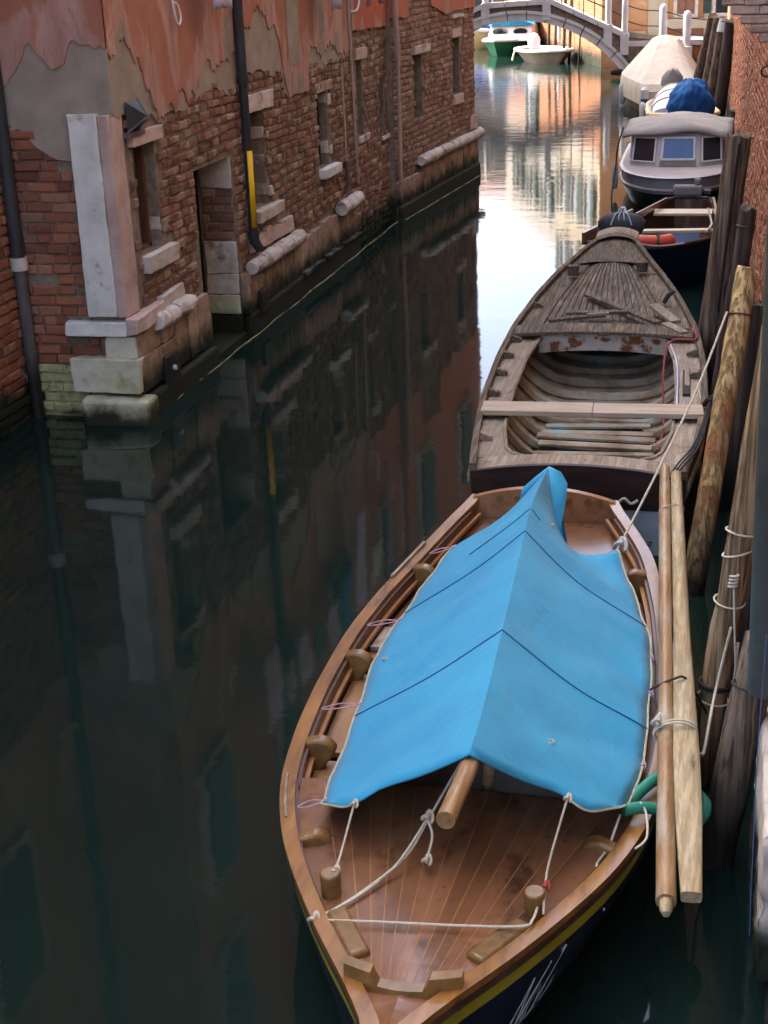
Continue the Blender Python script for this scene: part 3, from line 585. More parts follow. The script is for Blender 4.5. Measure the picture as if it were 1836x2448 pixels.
# ------------- fittings on the walls
dp = thing('drainpipe', 'dark drainpipe with a yellow guard strip on the peeling wall', 'drainpipe', (-4.5, 13.34, .8))
MB().tube([C1.p(2.93, z, .075) for z in (.84, 1.4, 2.35)], .042, 14).build('pipe', 'pipe_dark', dp, smooth=True)
MB().tube([C1.p(2.91, z, .08) for z in (2.33, 4, 6, HL)], .05, 14).build('pipe', 'pipe_dark', dp, smooth=True)
for z in (2.36, .92, 3.6): MB().tube([C1.p(2.92, z - .03, .078), C1.p(2.92, z + .03, .078)], .056, 14).build('collar', 'pipe_dark', dp, smooth=True)
mb = MB(); mb.loft([[C1.p(2.93 + .0475 * math.sin(t), z, .075 + .0475 * math.cos(t)) for t in [(-1.45 + 1.15 * k / 8) for k in range(9)]] for z in (1.0, 1.72)], False); g_ = mb.build('guard_strip', 'yellow', dp, smooth=True)
g_.modifiers.new('t', 'SOLIDIFY').thickness = .004
MB().tube([C1.p(2.93, .9, .075), C1.p(2.95, .82, .1), C1.p(2.97, .78, .12)], .045, 12).build('shoe', 'pipe_dark', dp, smooth=True)
d2 = thing('drainpipe', 'dark and grey drainpipe in the inner wall corner dipping into the canal', 'drainpipe', (-5.42, 10.3, 0))
MB().tube([(-5.435, 10.325, z) for z in (1.27, 3, HL)], .055, 14).build('pipe', 'pipe_dark', d2, smooth=True)
MB().tube([(-5.43, 10.325, z) for z in (-.4, .4, 1.25)], .05, 14).build('lower_pipe', 'pipe_grey', d2, smooth=True)
MB().tube([(-5.43, 10.325, z) for z in (1.2, 1.24, 1.3)], [.066, .07, .066], 14).build('collar', 'stone', d2, smooth=True)
vt = thing('vent_hood', 'small dark metal vent hood under the plaster edge', 'vent', C1.p(.35, 2.2, 0))
bq = [C1.p(.22, 2.2, .04), C1.p(.47, 2.2, .04), C1.p(.47, 2.43, .04), C1.p(.22, 2.43, .04)]; tipp = C1.p(.36, 2.31, .16)
mb = MB(); [mb.quad(bq[k], bq[(k + 1) % 4], tipp) for k in (0, 2, 3)]; mb.quad(*bq); mb.build('hood', 'pipe_dark', vt)
MB().tube([bq[2], tipp], .008, 6).build('rib', 'pipe_grey', vt); MB().tube([bq[0], tipp], .008, 6).build('rib', 'pipe_grey', vt)
C1.slab(MB(), .17, .52, 2.16, 2.2, 0, .06).build('flange', 'pipe_grey', vt)
tag(MB().tube(smooth_path([C1.p(7.05, 3.4, .05), C1.p(7.03, 2.75, .05), C1.p(7.08, 2.2, .05), C1.p(7.1, 1.5, .05), C1.p(7.16, .78, .05)]), .016, 8).build('conduit', 'pipe_pale', smooth=True), 'thin pale conduit running down past the brick niches', 'conduit')
tag(MB().tube(smooth_path([C1.p(6.62, 2.2, .045), C1.p(6.64, 1.7, .045), C1.p(6.66, 1.1, .045)]), .012, 8).build('conduit', 'pipe_pale', smooth=True), 'thin pale conduit ending above a short grey pipe', 'conduit')
tag(MB().tube([C1.p(6.66, 1.12, .05), C1.p(6.67, .8, .05)], .024, 8).build('pipe_stub', 'pipe_grey', smooth=True), 'short grey pipe stub hanging on the brick wall', 'pipe')
tag(MB().tube(smooth_path([C1.p(7.12, 2.78, .06), C1.p(7.3, 2.8, .09), C1.p(7.42, 2.95, .09), C1.p(7.42, 3.2, .07)]), .012, 8).build('cable', 'white_paint', smooth=True), 'white cable looped beside the conduit on red plaster', 'cable')
tag(MB().tube(smooth_path([C1.p(1.35, 3.3, .06), C1.p(1.32, 3.1, .07), C1.p(1.37, 2.93, .08), C1.p(1.45, 2.97, .08), C1.p(1.42, 3.07, .075), C1.p(1.34, 3.1, .07)]), .009, 8).build('cable', 'white_paint', smooth=True), 'white cable end curled into a loop on the plaster', 'cable')
tag(MB().tube(smooth_path([A.p(.02, 3.4, .08), A.p(.03, 3.0, .08), A.p(.08, 2.86, .08), A.p(.25, 2.74, .08), A.p(.5, 2.7, .08)]), .018, 8).build('cable', 'white_paint', smooth=True), 'white pipe bending along the wall of the recess', 'pipe')

# ================================================================ second house on the left bank
C2 = Wall((-4.5, 19.41), (.0806, 1), (1, -.0806))
h2 = thing('brick_house', 'brick house with red plaster above and a rolled stone ledge at the canal corner', 'house', (-4.4, 21.5, 0))
L2 = 4.34; V6 = (1.0, 1.4, 1.22, 2.08); V7 = (3.05, 3.45, 1.36, 2.18)
C2.panel(0, L2, -1.2, HL, [V6, V7], .3).build('wall', 'mortar', h2)
e = C2.p(L2, 0); E2 = Wall((e.x, e.y), (-1, 0), (0, 1)); E2.panel(0, 8, -1.2, HL, [], 0).build('wall', 'plaster_far', h2)
MB().quad((e.x, e.y, HL), (-4.3, 19.6, HL), (-8, 19.6, HL + 1), (-8, e.y, HL + 1)).quad((-12, e.y, HL), (-12, 19.6, HL), (-8, 19.6, HL + 1), (-8, e.y, HL + 1)).build('roof', 'roof', h2)
MB().quad((-4.62, 19.405, -1.2), (-4.5, 19.405, -1.2), (-4.5, 19.405, HL), (-4.62, 19.405, HL)).build('wall', 'mortar', h2)
pr2 = [(0, 2.62), (.45, 2.6), (.75, 2.58), (.8, 3.2), (1.8, 3.2), (1.85, 2.7), (2.6, 2.56), (4.34, 2.58)]
plaster_sheet(C2, pr2, HL, .04, 'plaster_far', h2, amp=.02)
base2 = [(0, .4), (.95, .5), (1.0, .72), (L2, .72)]
sk2 = [V6, V7, (.9, 1.75, 2.07, 2.22), (3.0, 3.6, 2.17, 2.32), (3.0, 3.6, 1.22, 1.37), (3.0, 3.6, 2.45, 2.55)]
b2 = lay(C2, .02, L2 - .02, .36, 3.1, lambda a_, b_, c_, d_: clear(sk2)(a_, b_, c_, d_) and c_ > lerp_tab(base2, (a_ + b_) / 2) and d_ < lerp_tab(pr2, (a_ + b_) / 2) + .05, wr=(.1, .22), joint=.02, wave=.015, mats=('brick_far',), depth=(.012, .034))
put_bricks(b2, h2, 300)
opening(C2, *V6, .25, h2, 'dark', lint=(.92, 1.72, 2.09, 2.2, .06)); opening(C2, *V7, .25, h2, 'dark', lint=(3.02, 3.5, 2.19, 2.31, .03), sill=(3.0, 3.5, 1.22, 1.35, .05), lint_mat='stone_pink', sill_mat='stone_pink')
stone(C2, 'ledge_stone', 3.0, 3.55, 2.47, 2.52, 0, .06, 'stone', h2)
u = 1.0
while u < L2 - .05:
    w_ = random.uniform(.3, .55); roll(C2, u, min(u + w_ - .01, L2 + .05), .66, .08, .078, 'stone', h2); u += w_
u = .02
while u < L2:
    w_ = random.uniform(.28, .45); stone(C2, 'plinth_stone', u, min(u + w_ - .012, L2), .2, (.5 if u < .9 else .59), 0, .06, 'stone_plinth', h2, .008, .006); u += w_
stone(C2, 'footing_stone', 0, L2 + .02, -1, .2, 0, .1, 'stone_plinth', h2, .01, .03)
stone(C2, 'quoin_stone', 3.95, L2 + .01, .74, .95, 0, .04, 'stone_pink', h2)
for u, z in ((.8, 3.6), (3.1, 3.6), (.8, 5.7), (3.1, 5.7)): upper_window(C2, u, z, .62, 1.25, h2, .045, closed=True)
mb = MB(); pts = [C2.p(.05 + .12 * k, .006, .115 + .01 * random.random()) for k in range(36)]
mb.tube(pts, [random.choice((.002, .004, .006)) for _ in pts], 5).build('foam_line', bpy.data.materials['foam'], h2)
tag(MB().tube(smooth_path([C2.p(.0, 3.6, .09), C2.p(-.02, 2.7, .09), C2.p(.03, 2.2, .09), C2.p(.05, 1.3, .08), C2.p(.06, .5, .07)]), [.036] * 13 + [.026] * 12, 10).build('downpipe', 'pipe_pale', smooth=True), 'pale grey downpipe where the two brick houses meet', 'downpipe')

# ================================================================ laundry above the canal
ln = tag(MB().tube(smooth_path([(-4.3, 12.0, 3.8), (-4.3, 15, 4.0), (-4.3, 18.7, 4.42)]), .006, 6).build('clothes_line', 'white_paint'), 'thin clothes line strung along the house wall over the canal', 'clothes line')
def garment(y, w_, h_, mat, name, label, taper=.8):
    mb = MB(); nx, nz = 8, 8; rings = []; z = 3.8 + (y - 12) * .09
    for k in range(nz + 1):
        t = k / nz; hw = w_ / 2 * (1 + (taper - 1) * t)
        rings.append([(-4.3 + .03 * math.sin(9 * s_ + y * 3) * t + .02 * math.sin(5 * t + y), y + hw * s_, z - h_ * t - .02 * abs(s_)) for s_ in [-1 + 2 * j / nx for j in range(nx + 1)]])
    mb.loft(rings, False); o = mb.build(name, mat, smooth=True); o.modifiers.new('t', 'SOLIDIFY').thickness = .008
    return tag(o, label, name)
garment(15.95, .5, 1.28, 'lavender', 'shirt', 'pale lavender shirt hanging longest from the clothes line')
garment(17.55, .14, 1.45, 'pink_cloth', 'stocking', 'pink stocking hanging on the clothes line next to the pale lavender shirt', .6)
garment(18.2, .16, 1.5, 'pink_cloth', 'stocking', 'pink stocking at the end of the clothes line by the downpipe', .7)
for y, w_, h_, mt, nm, lb in ((12.35, .5, .8, 'lavender', 'vest', 'lavender vest at the near end of the clothes line, mirrored in the canal'), (12.95, .3, .4, 'white_canvas', 'cloth', 'small white cloth pegged between vest and towel'), (13.45, .45, .55, 'lavender', 'towel', 'lavender towel pegged beside a teal apron'),
                              (14.05, .45, .4, 'teal_cloth', 'apron', 'teal apron pegged on the clothes line'), (14.65, .4, .5, 'lavender', 'pillowcase', 'lavender pillowcase pegged beside the light blue blouse'), (15.25, .45, .7, 'sky_cover', 'blouse', 'light blue blouse pegged on the clothes line'), (16.7, .5, .6, 'white_canvas', 'napkin', 'white napkin pegged between shirt and stocking')):
    garment(y, w_, h_, mt, nm, lb)
# ================================================================ boats: shared helpers
class Plan:
    """boat in plan: axis(y), half beam(y), sheer(y)"""
    def __init__(s, ax, hb, zg): s.ax, s.hb, s.zg = ax, hb, zg
    def c(s, y): return smooth_tab(s.ax, y)
    def h(s, y): return smooth_tab(s.hb, y)
    def z(s, y): return smooth_tab(s.zg, y)
    def p(s, side, y, inset=0, dz=0, z=None, k=None):
        hh = max(s.h(y) * (k if k else 1) - inset, .006)
        return (s.c(y) + side * hh, y, (s.z(y) + dz) if z is None else z)
    def x(s, fx, y, w_, dz): return (s.c(y) + fx * w_, y, s.z(y) + dz)
def rng(a_, b_, n): return [a_ + (b_ - a_) * k / n for k in range(n + 1)]
def rail(P, side, ys, i0, i1, dz0, dz1, name, mat, parent, smooth=True):
    mb = MB(); mb.loft([[P.p(side, y, i0, dz0), P.p(side, y, i1, dz0), P.p(side, y, i1, dz1), P.p(side, y, i0, dz1)] for y in ys], True, True, True)
    return mb.build(name, mat, parent, smooth=smooth, sharp=30)
def bar(a_, b_, w_, h_, name, mat, parent, bevel=.004, tilt=0):
    a_, b_ = Vector(a_), Vector(b_); d = b_ - a_; q = d.to_track_quat('X', 'Z').to_matrix()
    return MB().box((a_ + b_) / 2, (d.length, w_, h_), q).build(name, mat, parent, bevel=bevel, smooth=True)
def rope(path, r, mat, label=None, cat='rope', name='rope', parent=None, n=6):
    o = MB().tube(smooth_path(path, n), r, 7).build(name, mat, parent, smooth=True)
    return tag(o, label, cat) if label else o
def knot(p, r, mat, parent):
    mb = MB(); pts = [Vector(p) + Vector((r * 1.1 * math.cos(t) * math.sin(t * .5), r * 1.1 * math.sin(t), r * .9 * math.sin(t * 1.7))) for t in [k * .45 for k in range(24)]]
    return mb.tube(pts, r * .42, 6).build('knot', mat, parent, smooth=True)

# ================================================================ varnished boat under the blue tarpaulin
P1 = Plan([(3.1, -.855), (4, -.88), (5, -.905), (6, -.935), (7, -.93), (7.72, -.985)],
          [(3.1, .0), (3.3, .085), (3.45, .165), (3.6, .26), (3.8, .37), (4.06, .505), (4.3, .605), (4.6, .69), (5.0, .735), (5.4, .75), (5.9, .735), (6.4, .685), (7.0, .585), (7.4, .48), (7.72, .385)],
          [(3.1, .56), (3.6, .50), (4.3, .455), (5.5, .44), (6.8, .455), (7.72, .485)])
wb = thing('rowing_boat', 'varnished wooden boat with navy hull under a blue tarpaulin', 'boat', (-.92, 5.4, 0))
Y1 = rng(3.1, 7.72, 60)
mb = MB()
for k, y in enumerate(Y1): pass
mb.loft([[P1.p(-1, y, 0, -.02), P1.p(-1, y, .0, -.16), P1.p(-1, y, 0, z=.12, k=.84), P1.p(-1, y, 0, z=0, k=.71), P1.p(-1, y, 0, z=-.16, k=.45),
          P1.p(1, y, 0, z=-.16, k=.45), P1.p(1, y, 0, z=0, k=.71), P1.p(1, y, 0, z=.12, k=.84), P1.p(1, y, .0, -.16), P1.p(1, y, 0, -.02)] for y in Y1], False, False, True)
mb.build('hull', 'navy', wb, smooth=True, sharp=60)
for s_ in (-1, 1):
    rail(P1, s_, Y1, -.004, .006, -.115, -.06, 'painted_stripe', 'olive', wb)
    rail(P1, s_, Y1, -.016, .008, -.06, -.028, 'rub_rail', 'rub', wb)
    rail(P1, s_, Y1, -.02, .04, -.027, .0, 'gunwale', 'varnish', wb)
    rail(P1, s_, rng(4.6, 7.5, 40), .041, .055, -.24, -.02, 'side_lining', 'inner_wood', wb)
    rail(P1, s_, rng(4.62, 7.6, 40), .056, .074, -.085, -.065, 'stringer', 'seam', wb)
    rail(P1, s_, rng(3.5, 4.62, 20), .041, .05, -.14, -.008, 'side_lining', 'inner_wood', wb)
rail(P1, -1, rng(6.55, 7.0, 8), -.022, -.006, .002, .014, 'rubbing_strip', 'greywood_pale', wb); rail(P1, -1, rng(4.35, 4.65, 6), -.002, .008, .001, .006, 'rubbing_strip', 'greywood_pale', wb)
MB().loft([[P1.p(-1, y, .03, -.1), P1.p(-1, y, .03, z=.12, k=.9), P1.p(1, y, .03, z=.12, k=.9), P1.p(1, y, .03, -.1)] for y in rng(3.7, 7.64, 34)], False).build('inner_skin', 'inner_wood', wb)
# interior sole, benches
MB().loft([[P1.p(-1, y, .12, z=.14), P1.p(1, y, .12, z=.14)] for y in rng(3.8, 7.6, 30)], False).build('sole', 'inner_wood', wb)
rail(P1, -1, rng(5.05, 5.75, 10), .07, .24, -.15, -.125, 'bench', 'seat_wood', wb); rail(P1, -1, rng(4.65, 4.98, 8), .07, .2, -.15, -.125, 'bench', 'seat_wood', wb)
rail(P1, 1, rng(5.2, 5.62, 10), .07, .26, -.12, -.09, 'bench', 'seat_wood', wb); rail(P1, 1, rng(5.9, 6.7, 10), .07, .22, -.15, -.125, 'bench', 'mahogany', wb)
rail(P1, -1, rng(5.9, 6.9, 10), .07, .2, -.15, -.125, 'bench', 'mahogany', wb)
rail(P1, 1, rng(6.02, 6.16, 4), .06, .2, -.09, -.07, 'chock_board', 'greywood_pale', wb); rail(P1, -1, rng(5.98, 6.2, 4), .075, .17, -.12, -.10, 'chock_board', 'greywood_pale', wb)
# stern sheets and transom
mb = MB(); mb.loft([[(P1.c(y) + fx * (P1.h(y) - .05), y, P1.z(y) - .14) for fx in (-1, -.5, 0, .5, 1)] for y in rng(6.9, 7.66, 8)], False); mb.build('stern_sheet', 'mahogany', wb).modifiers.new('t', 'SOLIDIFY').thickness = -.02
bar((P1.c(6.9) - .5, 6.9, .30), (P1.c(6.9) + .5, 6.9, .30), .02, .04, 'bench_front', 'seat_wood', wb)
mb = MB(); xs_ = rng(-1, 1, 16); hw = P1.h(7.68)
mb.loft([[(P1.c(7.68) + fx * hw, y, z) for y, z in ((7.66 + .02, .18), (7.66, .485 + .07 * (1 - fx * fx)), (7.705, .485 + .07 * (1 - fx * fx)), (7.72, .18))] for fx in xs_], True, True, True)
tr = mb.build('transom', 'seat_wood', wb, smooth=True, sharp=30)
for fx in (-.62, -.36, -.1, .2, .36, .62, .78): MB().tube([(P1.c(7.68) + fx * hw, 7.662, .487), (P1.c(7.68) + fx * hw, 7.655, .487)], .021, 12).build('plug', 'olive_wood', tr)
# foredeck planks with pale seams
MB().loft([[P1.p(-1, y, .045, -.045), (P1.c(y), y, P1.z(y) - .034), P1.p(1, y, .045, -.045)] for y in rng(3.2, 4.70, 24)], False).build('deck_seams', 'seam', wb)
wtab = [(3.4, .125), (4.70, .56)]
def deck_pt(fx, y, lift=0):
    w_ = lerp_tab(wtab, y); q = fx * w_; hh = max(P1.h(y) - .05, .01); q = max(-hh, min(hh, q)); r_ = q / hh
    return (P1.c(y) + q, y, P1.z(y) - .036 + .015 * (1 - r_ * r_) + lift)
NP = 12
for k in range(NP):
    a_, b_ = -1 + 2 * k / NP, -1 + 2 * (k + 1) / NP; mb = MB(); R_ = []
    for y in rng(3.47, 4.68, 10):
        g_ = .0012 / lerp_tab(wtab, y)
        R_.append([deck_pt(a_ + g_, y, .0), deck_pt(a_ + g_, y, .005), deck_pt((a_ + b_) / 2, y, .005), deck_pt(b_ - g_, y, .005), deck_pt(b_ - g_, y, .0)])
    mb.loft(R_, False).build('plank', 'mahogany', wb)
for k in range(NP + 1):
    a_ = -1 + 2 * k / NP; MB().loft([[deck_pt(a_ - d_ / lerp_tab(wtab, y), y, .0062) for d_ in (-.002, .002)] for y in rng(3.47, 4.66, 10)], False).build('deck_seam', 'seam', wb)
for s_ in (-1, 1):
    mb = MB(); R_ = []
    for y in rng(3.5, 4.68, 14):
        w_ = min(lerp_tab(wtab, y) + .003, P1.h(y) - .052); q0 = Vector(deck_pt(s_ * w_ / lerp_tab(wtab, y), y, .005)); q1 = Vector(P1.p(s_, y, .042, -.032)); R_.append([tuple(q0), tuple(q1)])
    mb.loft(R_, False).build('margin_plank', 'mahogany', wb)
MB().loft([[P1.p(-1, y, .03, -.03), (P1.c(y), y, P1.z(y) - .012), P1.p(1, y, .03, -.03)] for y in rng(3.12, 3.46, 8)], False).build('bow_deck', 'mahogany', wb)
# curved board closing the deck, notched breasthook
mb = MB(); mb.loft([[(P1.c(4.7) + fx * .64, 4.695 - .03 * fx * fx, z) for z in (.2, P1.z(4.7) - .035)] + [(P1.c(4.7) + fx * .64, 4.72 - .03 * fx * fx, z) for z in (P1.z(4.7) - .035, .2)] for fx in rng(-1, 1, 14)], True); mb.build('deck_beam', 'inner_wood', wb, smooth=True, sharp=30)
mb = MB(); R_ = []
for k, fx in enumerate(rng(-1, 1, 32)):
    y0 = 3.43 + .05 * fx * fx; hw = P1.h(y0) - .005; up = .03 + .042 * max(0, min(1, (abs(fx) - .46) / .1))
    zz = P1.z(y0) - .028; x_ = P1.c(y0) + fx * hw
    R_.append([(x_, y0 - .03, zz - .04), (x_, y0 - .018, zz + up), (x_, y0 + .022, zz + up), (x_, y0 + .03, zz - .04)])
mb.loft(R_, True, True, True).build('breasthook', 'olive_wood', wb, smooth=True, sharp=35)
def knee(P, s_, y, parent, w_=.13, drop=.17, th=.03, mat='olive_wood'):
    mb = MB(); prof = [(0.03, -drop), (.03, .0)]
    for k in range(9):
        t = PI / 2 - PI * .5 * k / 8; prof.append((.03 + w_ * .45 + w_ * .55 * math.cos(t), .012 - w_ * .45 * (1 - math.sin(t))))
    prof.append((w_ * .55, -drop))
    ca = math.atan2(P.h(y + .05) - P.h(y - .05), .1)
    for sd_ in (-1, 1): pass
    ring = lambda dy: [(P.p(s_, y, 0)[0] - s_ * i_ * math.cos(ca), y + dy + i_ * math.sin(ca), P.z(y) + z_) for i_, z_ in prof]
    mb.loft([ring(-th), ring(th)], True, True, True); return mb.build('knee', mat, parent, bevel=.012, smooth=True)
for y in (6.72, 5.72, 4.92, 4.22): knee(P1, -1, y, wb)
for y in (6.8, 4.36): knee(P1, 1, y, wb)
# bitts and chocks near the bow
for s_, y, yc in ((-1, 3.93, 3.69), (1, 3.95, 3.74)):
    q = Vector(P1.p(s_, y, .10, -.035)); MB().tube([q, q + Vector((0, -.005, .10))], [.034, .036], 12).build('bitt', 'olive_wood', wb, smooth=True, bevel=.006)
    a_ = Vector(P1.p(s_, yc + .13, .085, -.03)); b_ = Vector(P1.p(s_, yc - .10, .09, -.03)); bar(a_, b_, .075, .06, 'chock', 'olive_wood', wb, .014)
# painted name on the bow, loose white brush strokes
def skin(y, t): 
    g_ = Vector(P1.p(1, y, 0, -.125)); w_ = Vector(P1.p(1, y, 0, z=.0, k=.72)); return g_.lerp(w_, t) + Vector((.007, -.004, 0))
nm = []
for st in ([(3.60, .95), (3.72, .55), (3.80, .12)], [(3.80, .12), (3.765, .62)], [(3.765, .62), (3.88, .08)], [(3.80, .62), (3.86, .3), (3.875, .55), (3.835, .66), (3.82, .5)], [(3.87, .6), (3.95, .02)], [(3.89, .58), (3.935, .25), (3.95, .5), (3.91, .62)], [(3.95, .58), (4.0, .2), (3.99, .55), (4.03, .25), (4.03, .52)], [(4.03, .5), (4.08, .18), (4.08, .45), (4.2, .05)], [(3.7, .75), (3.78, .66), (3.9, .64)]):
    nm.append([skin(*q) for q in st])
mb = MB(); [mb.tube(smooth_path(s_, 4), .0032, 5) for s_ in nm]; mb.build('painted_name', surf('sign_white', [(.3, (.35, .42, .45)), (.7, (.5, .57, .6))], 9, bump=0), wb, label='white brushed script painted on the navy bow')

# ---------------------------------------------------------------- tarpaulin
def resample(pts, n):
    P = smooth_path(pts, 8); L = [0]
    for a_, b_ in zip(P, P[1:]): L.append(L[-1] + (b_ - a_).length)
    out = []
    for k in range(n + 1):
        t = L[-1] * k / n; i = 0
        while i < len(L) - 2 and L[i + 1] < t: i += 1
        out.append(P[i].lerp(P[i + 1], (t - L[i]) / max(L[i + 1] - L[i], 1e-6)))
    return out
TL = [(-1.347, 6.94, .49), (-1.389, 6.65, .49), (-1.445, 5.97, .485), (-1.465, 5.63, .485), (-1.415, 4.98, .485), (-1.398, 4.64, .49), (-1.372, 4.364, .51)]
TR = [(-.505, 6.86, .53), (-.341, 6.24, .49), (-.267, 5.81, .485), (-.246, 5.12, .485), (-.243, 4.87, .49), (-.284, 4.5, .53)]
TK = [(-.862, 6.92, .94), (-.872, 6.4, .945), (-.84, 5.75, .945), (-.80, 5.0, .945), (-.772, 4.4, .945), (-.765, 4.09, .945)]
NS, NT = 44, 12
tl, tk, tr_ = resample(TL, NS), resample(TK, NS), resample(TR, NS)
def tarp_pt(i, s_):
    K = tk[i]; E = tl[i] if s_ < 0 else tr_[i]; a_ = abs(s_); p = K.lerp(E, a_)
    sag = .035 * math.sin(PI * a_) + .01 * math.sin(PI * a_) * math.sin(i * .55 + s_)
    p.z -= sag * (.55 if s_ < 0 else .8)
    p.z += .005 * math.sin(i * 1.1 + 4 * s_) * a_ * (1 - a_) * 4
    p.z += (.006 * math.sin(i * .82 + s_) + .003 * math.sin(i * 1.9)) * a_ ** 4; p.x += .003 * math.sin(i * .82 + .6) * a_ ** 6 * (1 if s_ > 0 else -1)
    p.z += .006 * math.sin(i * .42 - a_ * 5.0) * a_ * (1 - a_) * 4
    e = i / NS
    if e > .86:                       # front hem dips forward a third of the way in
        f_ = (e - .86) / .14; p.y -= .075 * f_ * math.sin(PI * min(1, (1 - a_) / .45)) * (1 if a_ > .55 else math.sin(PI / 2 + 0) * 1.0) * (math.exp(-((a_ - .74) / .22) ** 2))
    if e < .25:                       # stern end gathers in towards the ridge pole
        f_ = 1 - e / .25
        if s_ > 0: p.y -= .22 * f_ * math.sin(PI * min(a_ * 1.0, 1)) ; p.z -= .07 * f_ * math.sin(PI * a_); p.x -= .05 * f_ * math.sin(PI * a_)
        else: p.y -= .04 * f_ * math.sin(PI * a_); p.z -= .02 * f_ * math.sin(PI * a_)
    # gathers where the corners are tied down
    for ci, cs in ((NS, 1), (0, 1), (NS, -1)):
        if (s_ > 0) == (cs > 0):
            d_ = math.hypot((i - ci) / 9, (a_ - 1) / .5)
            if d_ < 1: p.z += .016 * (1 - d_) * math.sin(math.atan2((i - ci) / 9 + .001, 1.001 - a_) * 9)
    return p
tp = thing('tarpaulin', 'blue tarpaulin pitched like a tent over the varnished boat', 'tarpaulin', (-.87, 5.6, .5))
mb = MB(); S_ = [-1 + k / NT for k in range(2 * NT + 1)]
mb.loft([[tarp_pt(i, s_) for s_ in S_] for i in range(NS + 1)], False)
sh = mb.build('sheet', 'tarp', tp, smooth=True, sharp=28); mo = sh.modifiers.new('t', 'SOLIDIFY'); mo.thickness = .006; mo.offset = -1
# overhanging fold at the stern end of the ridge
k0 = tk[0]; mb = MB()
fl = [[tarp_pt(0, s_) for s_ in (0, .12, .25, .38, .5)], [k0 + Vector(q) for q in ((.0, .05, -.004), (.06, .055, -.035), (.095, .04, -.09), (.095, -.01, -.15), (.085, -.09, -.2))], [k0 + Vector(q) for q in ((.0, .0, -.09), (.045, .0, -.11), (.07, -.02, -.15), (.075, -.06, -.19), (.08, -.12, -.22))]]
mb.loft(fl, False); mb.build('fold', 'tarp', tp, smooth=True, sharp=60).modifiers.new('t', 'SOLIDIFY').thickness = .006
mb = MB(); mb.loft([[tarp_pt(0, s_) for s_ in (-.0, -.08, -.16, -.3)], [k0 + Vector(q) for q in ((.0, .05, -.004), (-.03, .04, -.025), (-.07, .02, -.055), (-.13, .0, -.11))]], False); mb.build('fold', 'tarp', tp, smooth=True, sharp=60).modifiers.new('t', 'SOLIDIFY').thickness = .006
def on_tarp(f_i, s_): 
    i = int(f_i); t = f_i - i; q = tarp_pt(min(i, NS), s_).lerp(tarp_pt(min(i + 1, NS), s_), t); q.z += .003; return q
for fi, bend in ((13.5, 1), (29.5, 2.0)): 
    MB().tube([on_tarp(max(0, fi + bend * abs(s_) * 1.2), s_) for s_ in rng(-1, 1, 40)], .0026, 5).build('seam', 'tarp_seam', tp)
MB().tube([on_tarp(9.0 + abs(s_) * .9, s_) for s_ in rng(-.55, .1, 24)], .0025, 5).build('seam', 'tarp_seam', tp)
for s_ in (-1, 1): MB().tube([tarp_pt(i, s_) + Vector((0, 0, .001)) for i in range(NS + 1)], .0045, 5).build('hem', 'hem', tp)
MB().tube([tarp_pt(NS, s_) + Vector((0, -.002, 0)) for s_ in rng(-1, -.72, 10)], .004, 5).build('hem', 'hem', tp); MB().tube([tarp_pt(NS, s_) + Vector((0, -.002, 0)) for s_ in rng(.62, 1, 10)], .004, 5).build('hem', 'hem', tp)
for q in ((6.5, .22), (39, .42), (24, -.9)):
    c_ = on_tarp(*q); MB().tube([c_ + Vector((.01 * math.cos(t), .01 * math.sin(t), .001)) for t in rng(0, 2 * PI, 12)], .003, 5).build('eyelet', 'hem', tp)
pl = thing('ridge_pole', 'varnished round pole poking out under the tarpaulin ridge', 'pole', (-.82, 5, .76))
MB().tube([(-.782, 3.76, .9)] + [(q.x - .003, q.y, q.z - .056) for q in tk[NS:7:-4]], .031, 14).build('pole', 'oar_wood', pl, smooth=True)
MB().tube([(-.88, 7.08, .14), (-.865, 6.86, .86)], .02, 10).build('prop', 'oar_wood', pl, smooth=True); MB().tube([(-.84, 4.78, .14), (-.79, 4.78, .87)], .025, 10).build('prop', 'oar_wood', pl, smooth=True)
# lashings
i0 = int(.0 * NS)
fl_ = tarp_pt(NS, -.72); fr_ = tarp_pt(NS, .62)
bl_ = P1.p(-1, 3.93, .10, .055); br_ = P1.p(1, 3.95, .10, .06)
rp = rope([fl_, (-1.225, 4.1, .50), (bl_[0] + .01, 3.95, bl_[2])], .0042, 'rope', 'white cord from the tarpaulin hem to the wooden bitt without red whipping', 'cord', 'cord'); knot(fl_, .011, 'rope', rp); knot((bl_[0] + .01, 3.95, bl_[2]), .014, 'rope', rp)
rp = rope([fr_, (-.512, 4.18, .50), (br_[0] + .03, 3.97, br_[2] - .01), (br_[0] + .035, 3.90, br_[2] - .05)], .0042, 'rope', 'white cord with red whipping from the tarpaulin hem to a bitt', 'cord', 'cord'); knot(fr_, .011, 'rope', rp); knot((br_[0] + .03, 3.985, br_[2]), .012, 'rope_red', rp)
rp = rope([(-.84, 4.35, .76), (-.935, 4.22, .60), (-1.0, 4.12, .50), (-1.11, 3.93, .475), (-1.2, 3.78, .48), (-1.23, 3.745, .485), (-1.0, 3.765, .49), (-.75, 3.785, .495), (-.555, 3.81, .50), (-.525, 3.85, .50), (-.518, 3.92, .5)], .0046, 'rope', 'long pale rope stretched across the foredeck between both sides', 'rope')
rope([(-.94, 4.215, .60), (-1.025, 4.08, .49), (-1.12, 3.90, .475), (-1.215, 3.765, .482)], .0042, 'rope', parent=rp, name='second_strand'); knot((-.94, 4.215, .605), .017, 'rope', rp); rope([(-.94, 4.21, .6), (-.915, 4.17, .56), (-.925, 4.12, .50)], .0046, 'rope', parent=rp, name='loose_end'); knot((-.925, 4.115, .5), .014, 'rope', rp); knot((-1.225, 3.75, .485), .016, 'rope', rp)
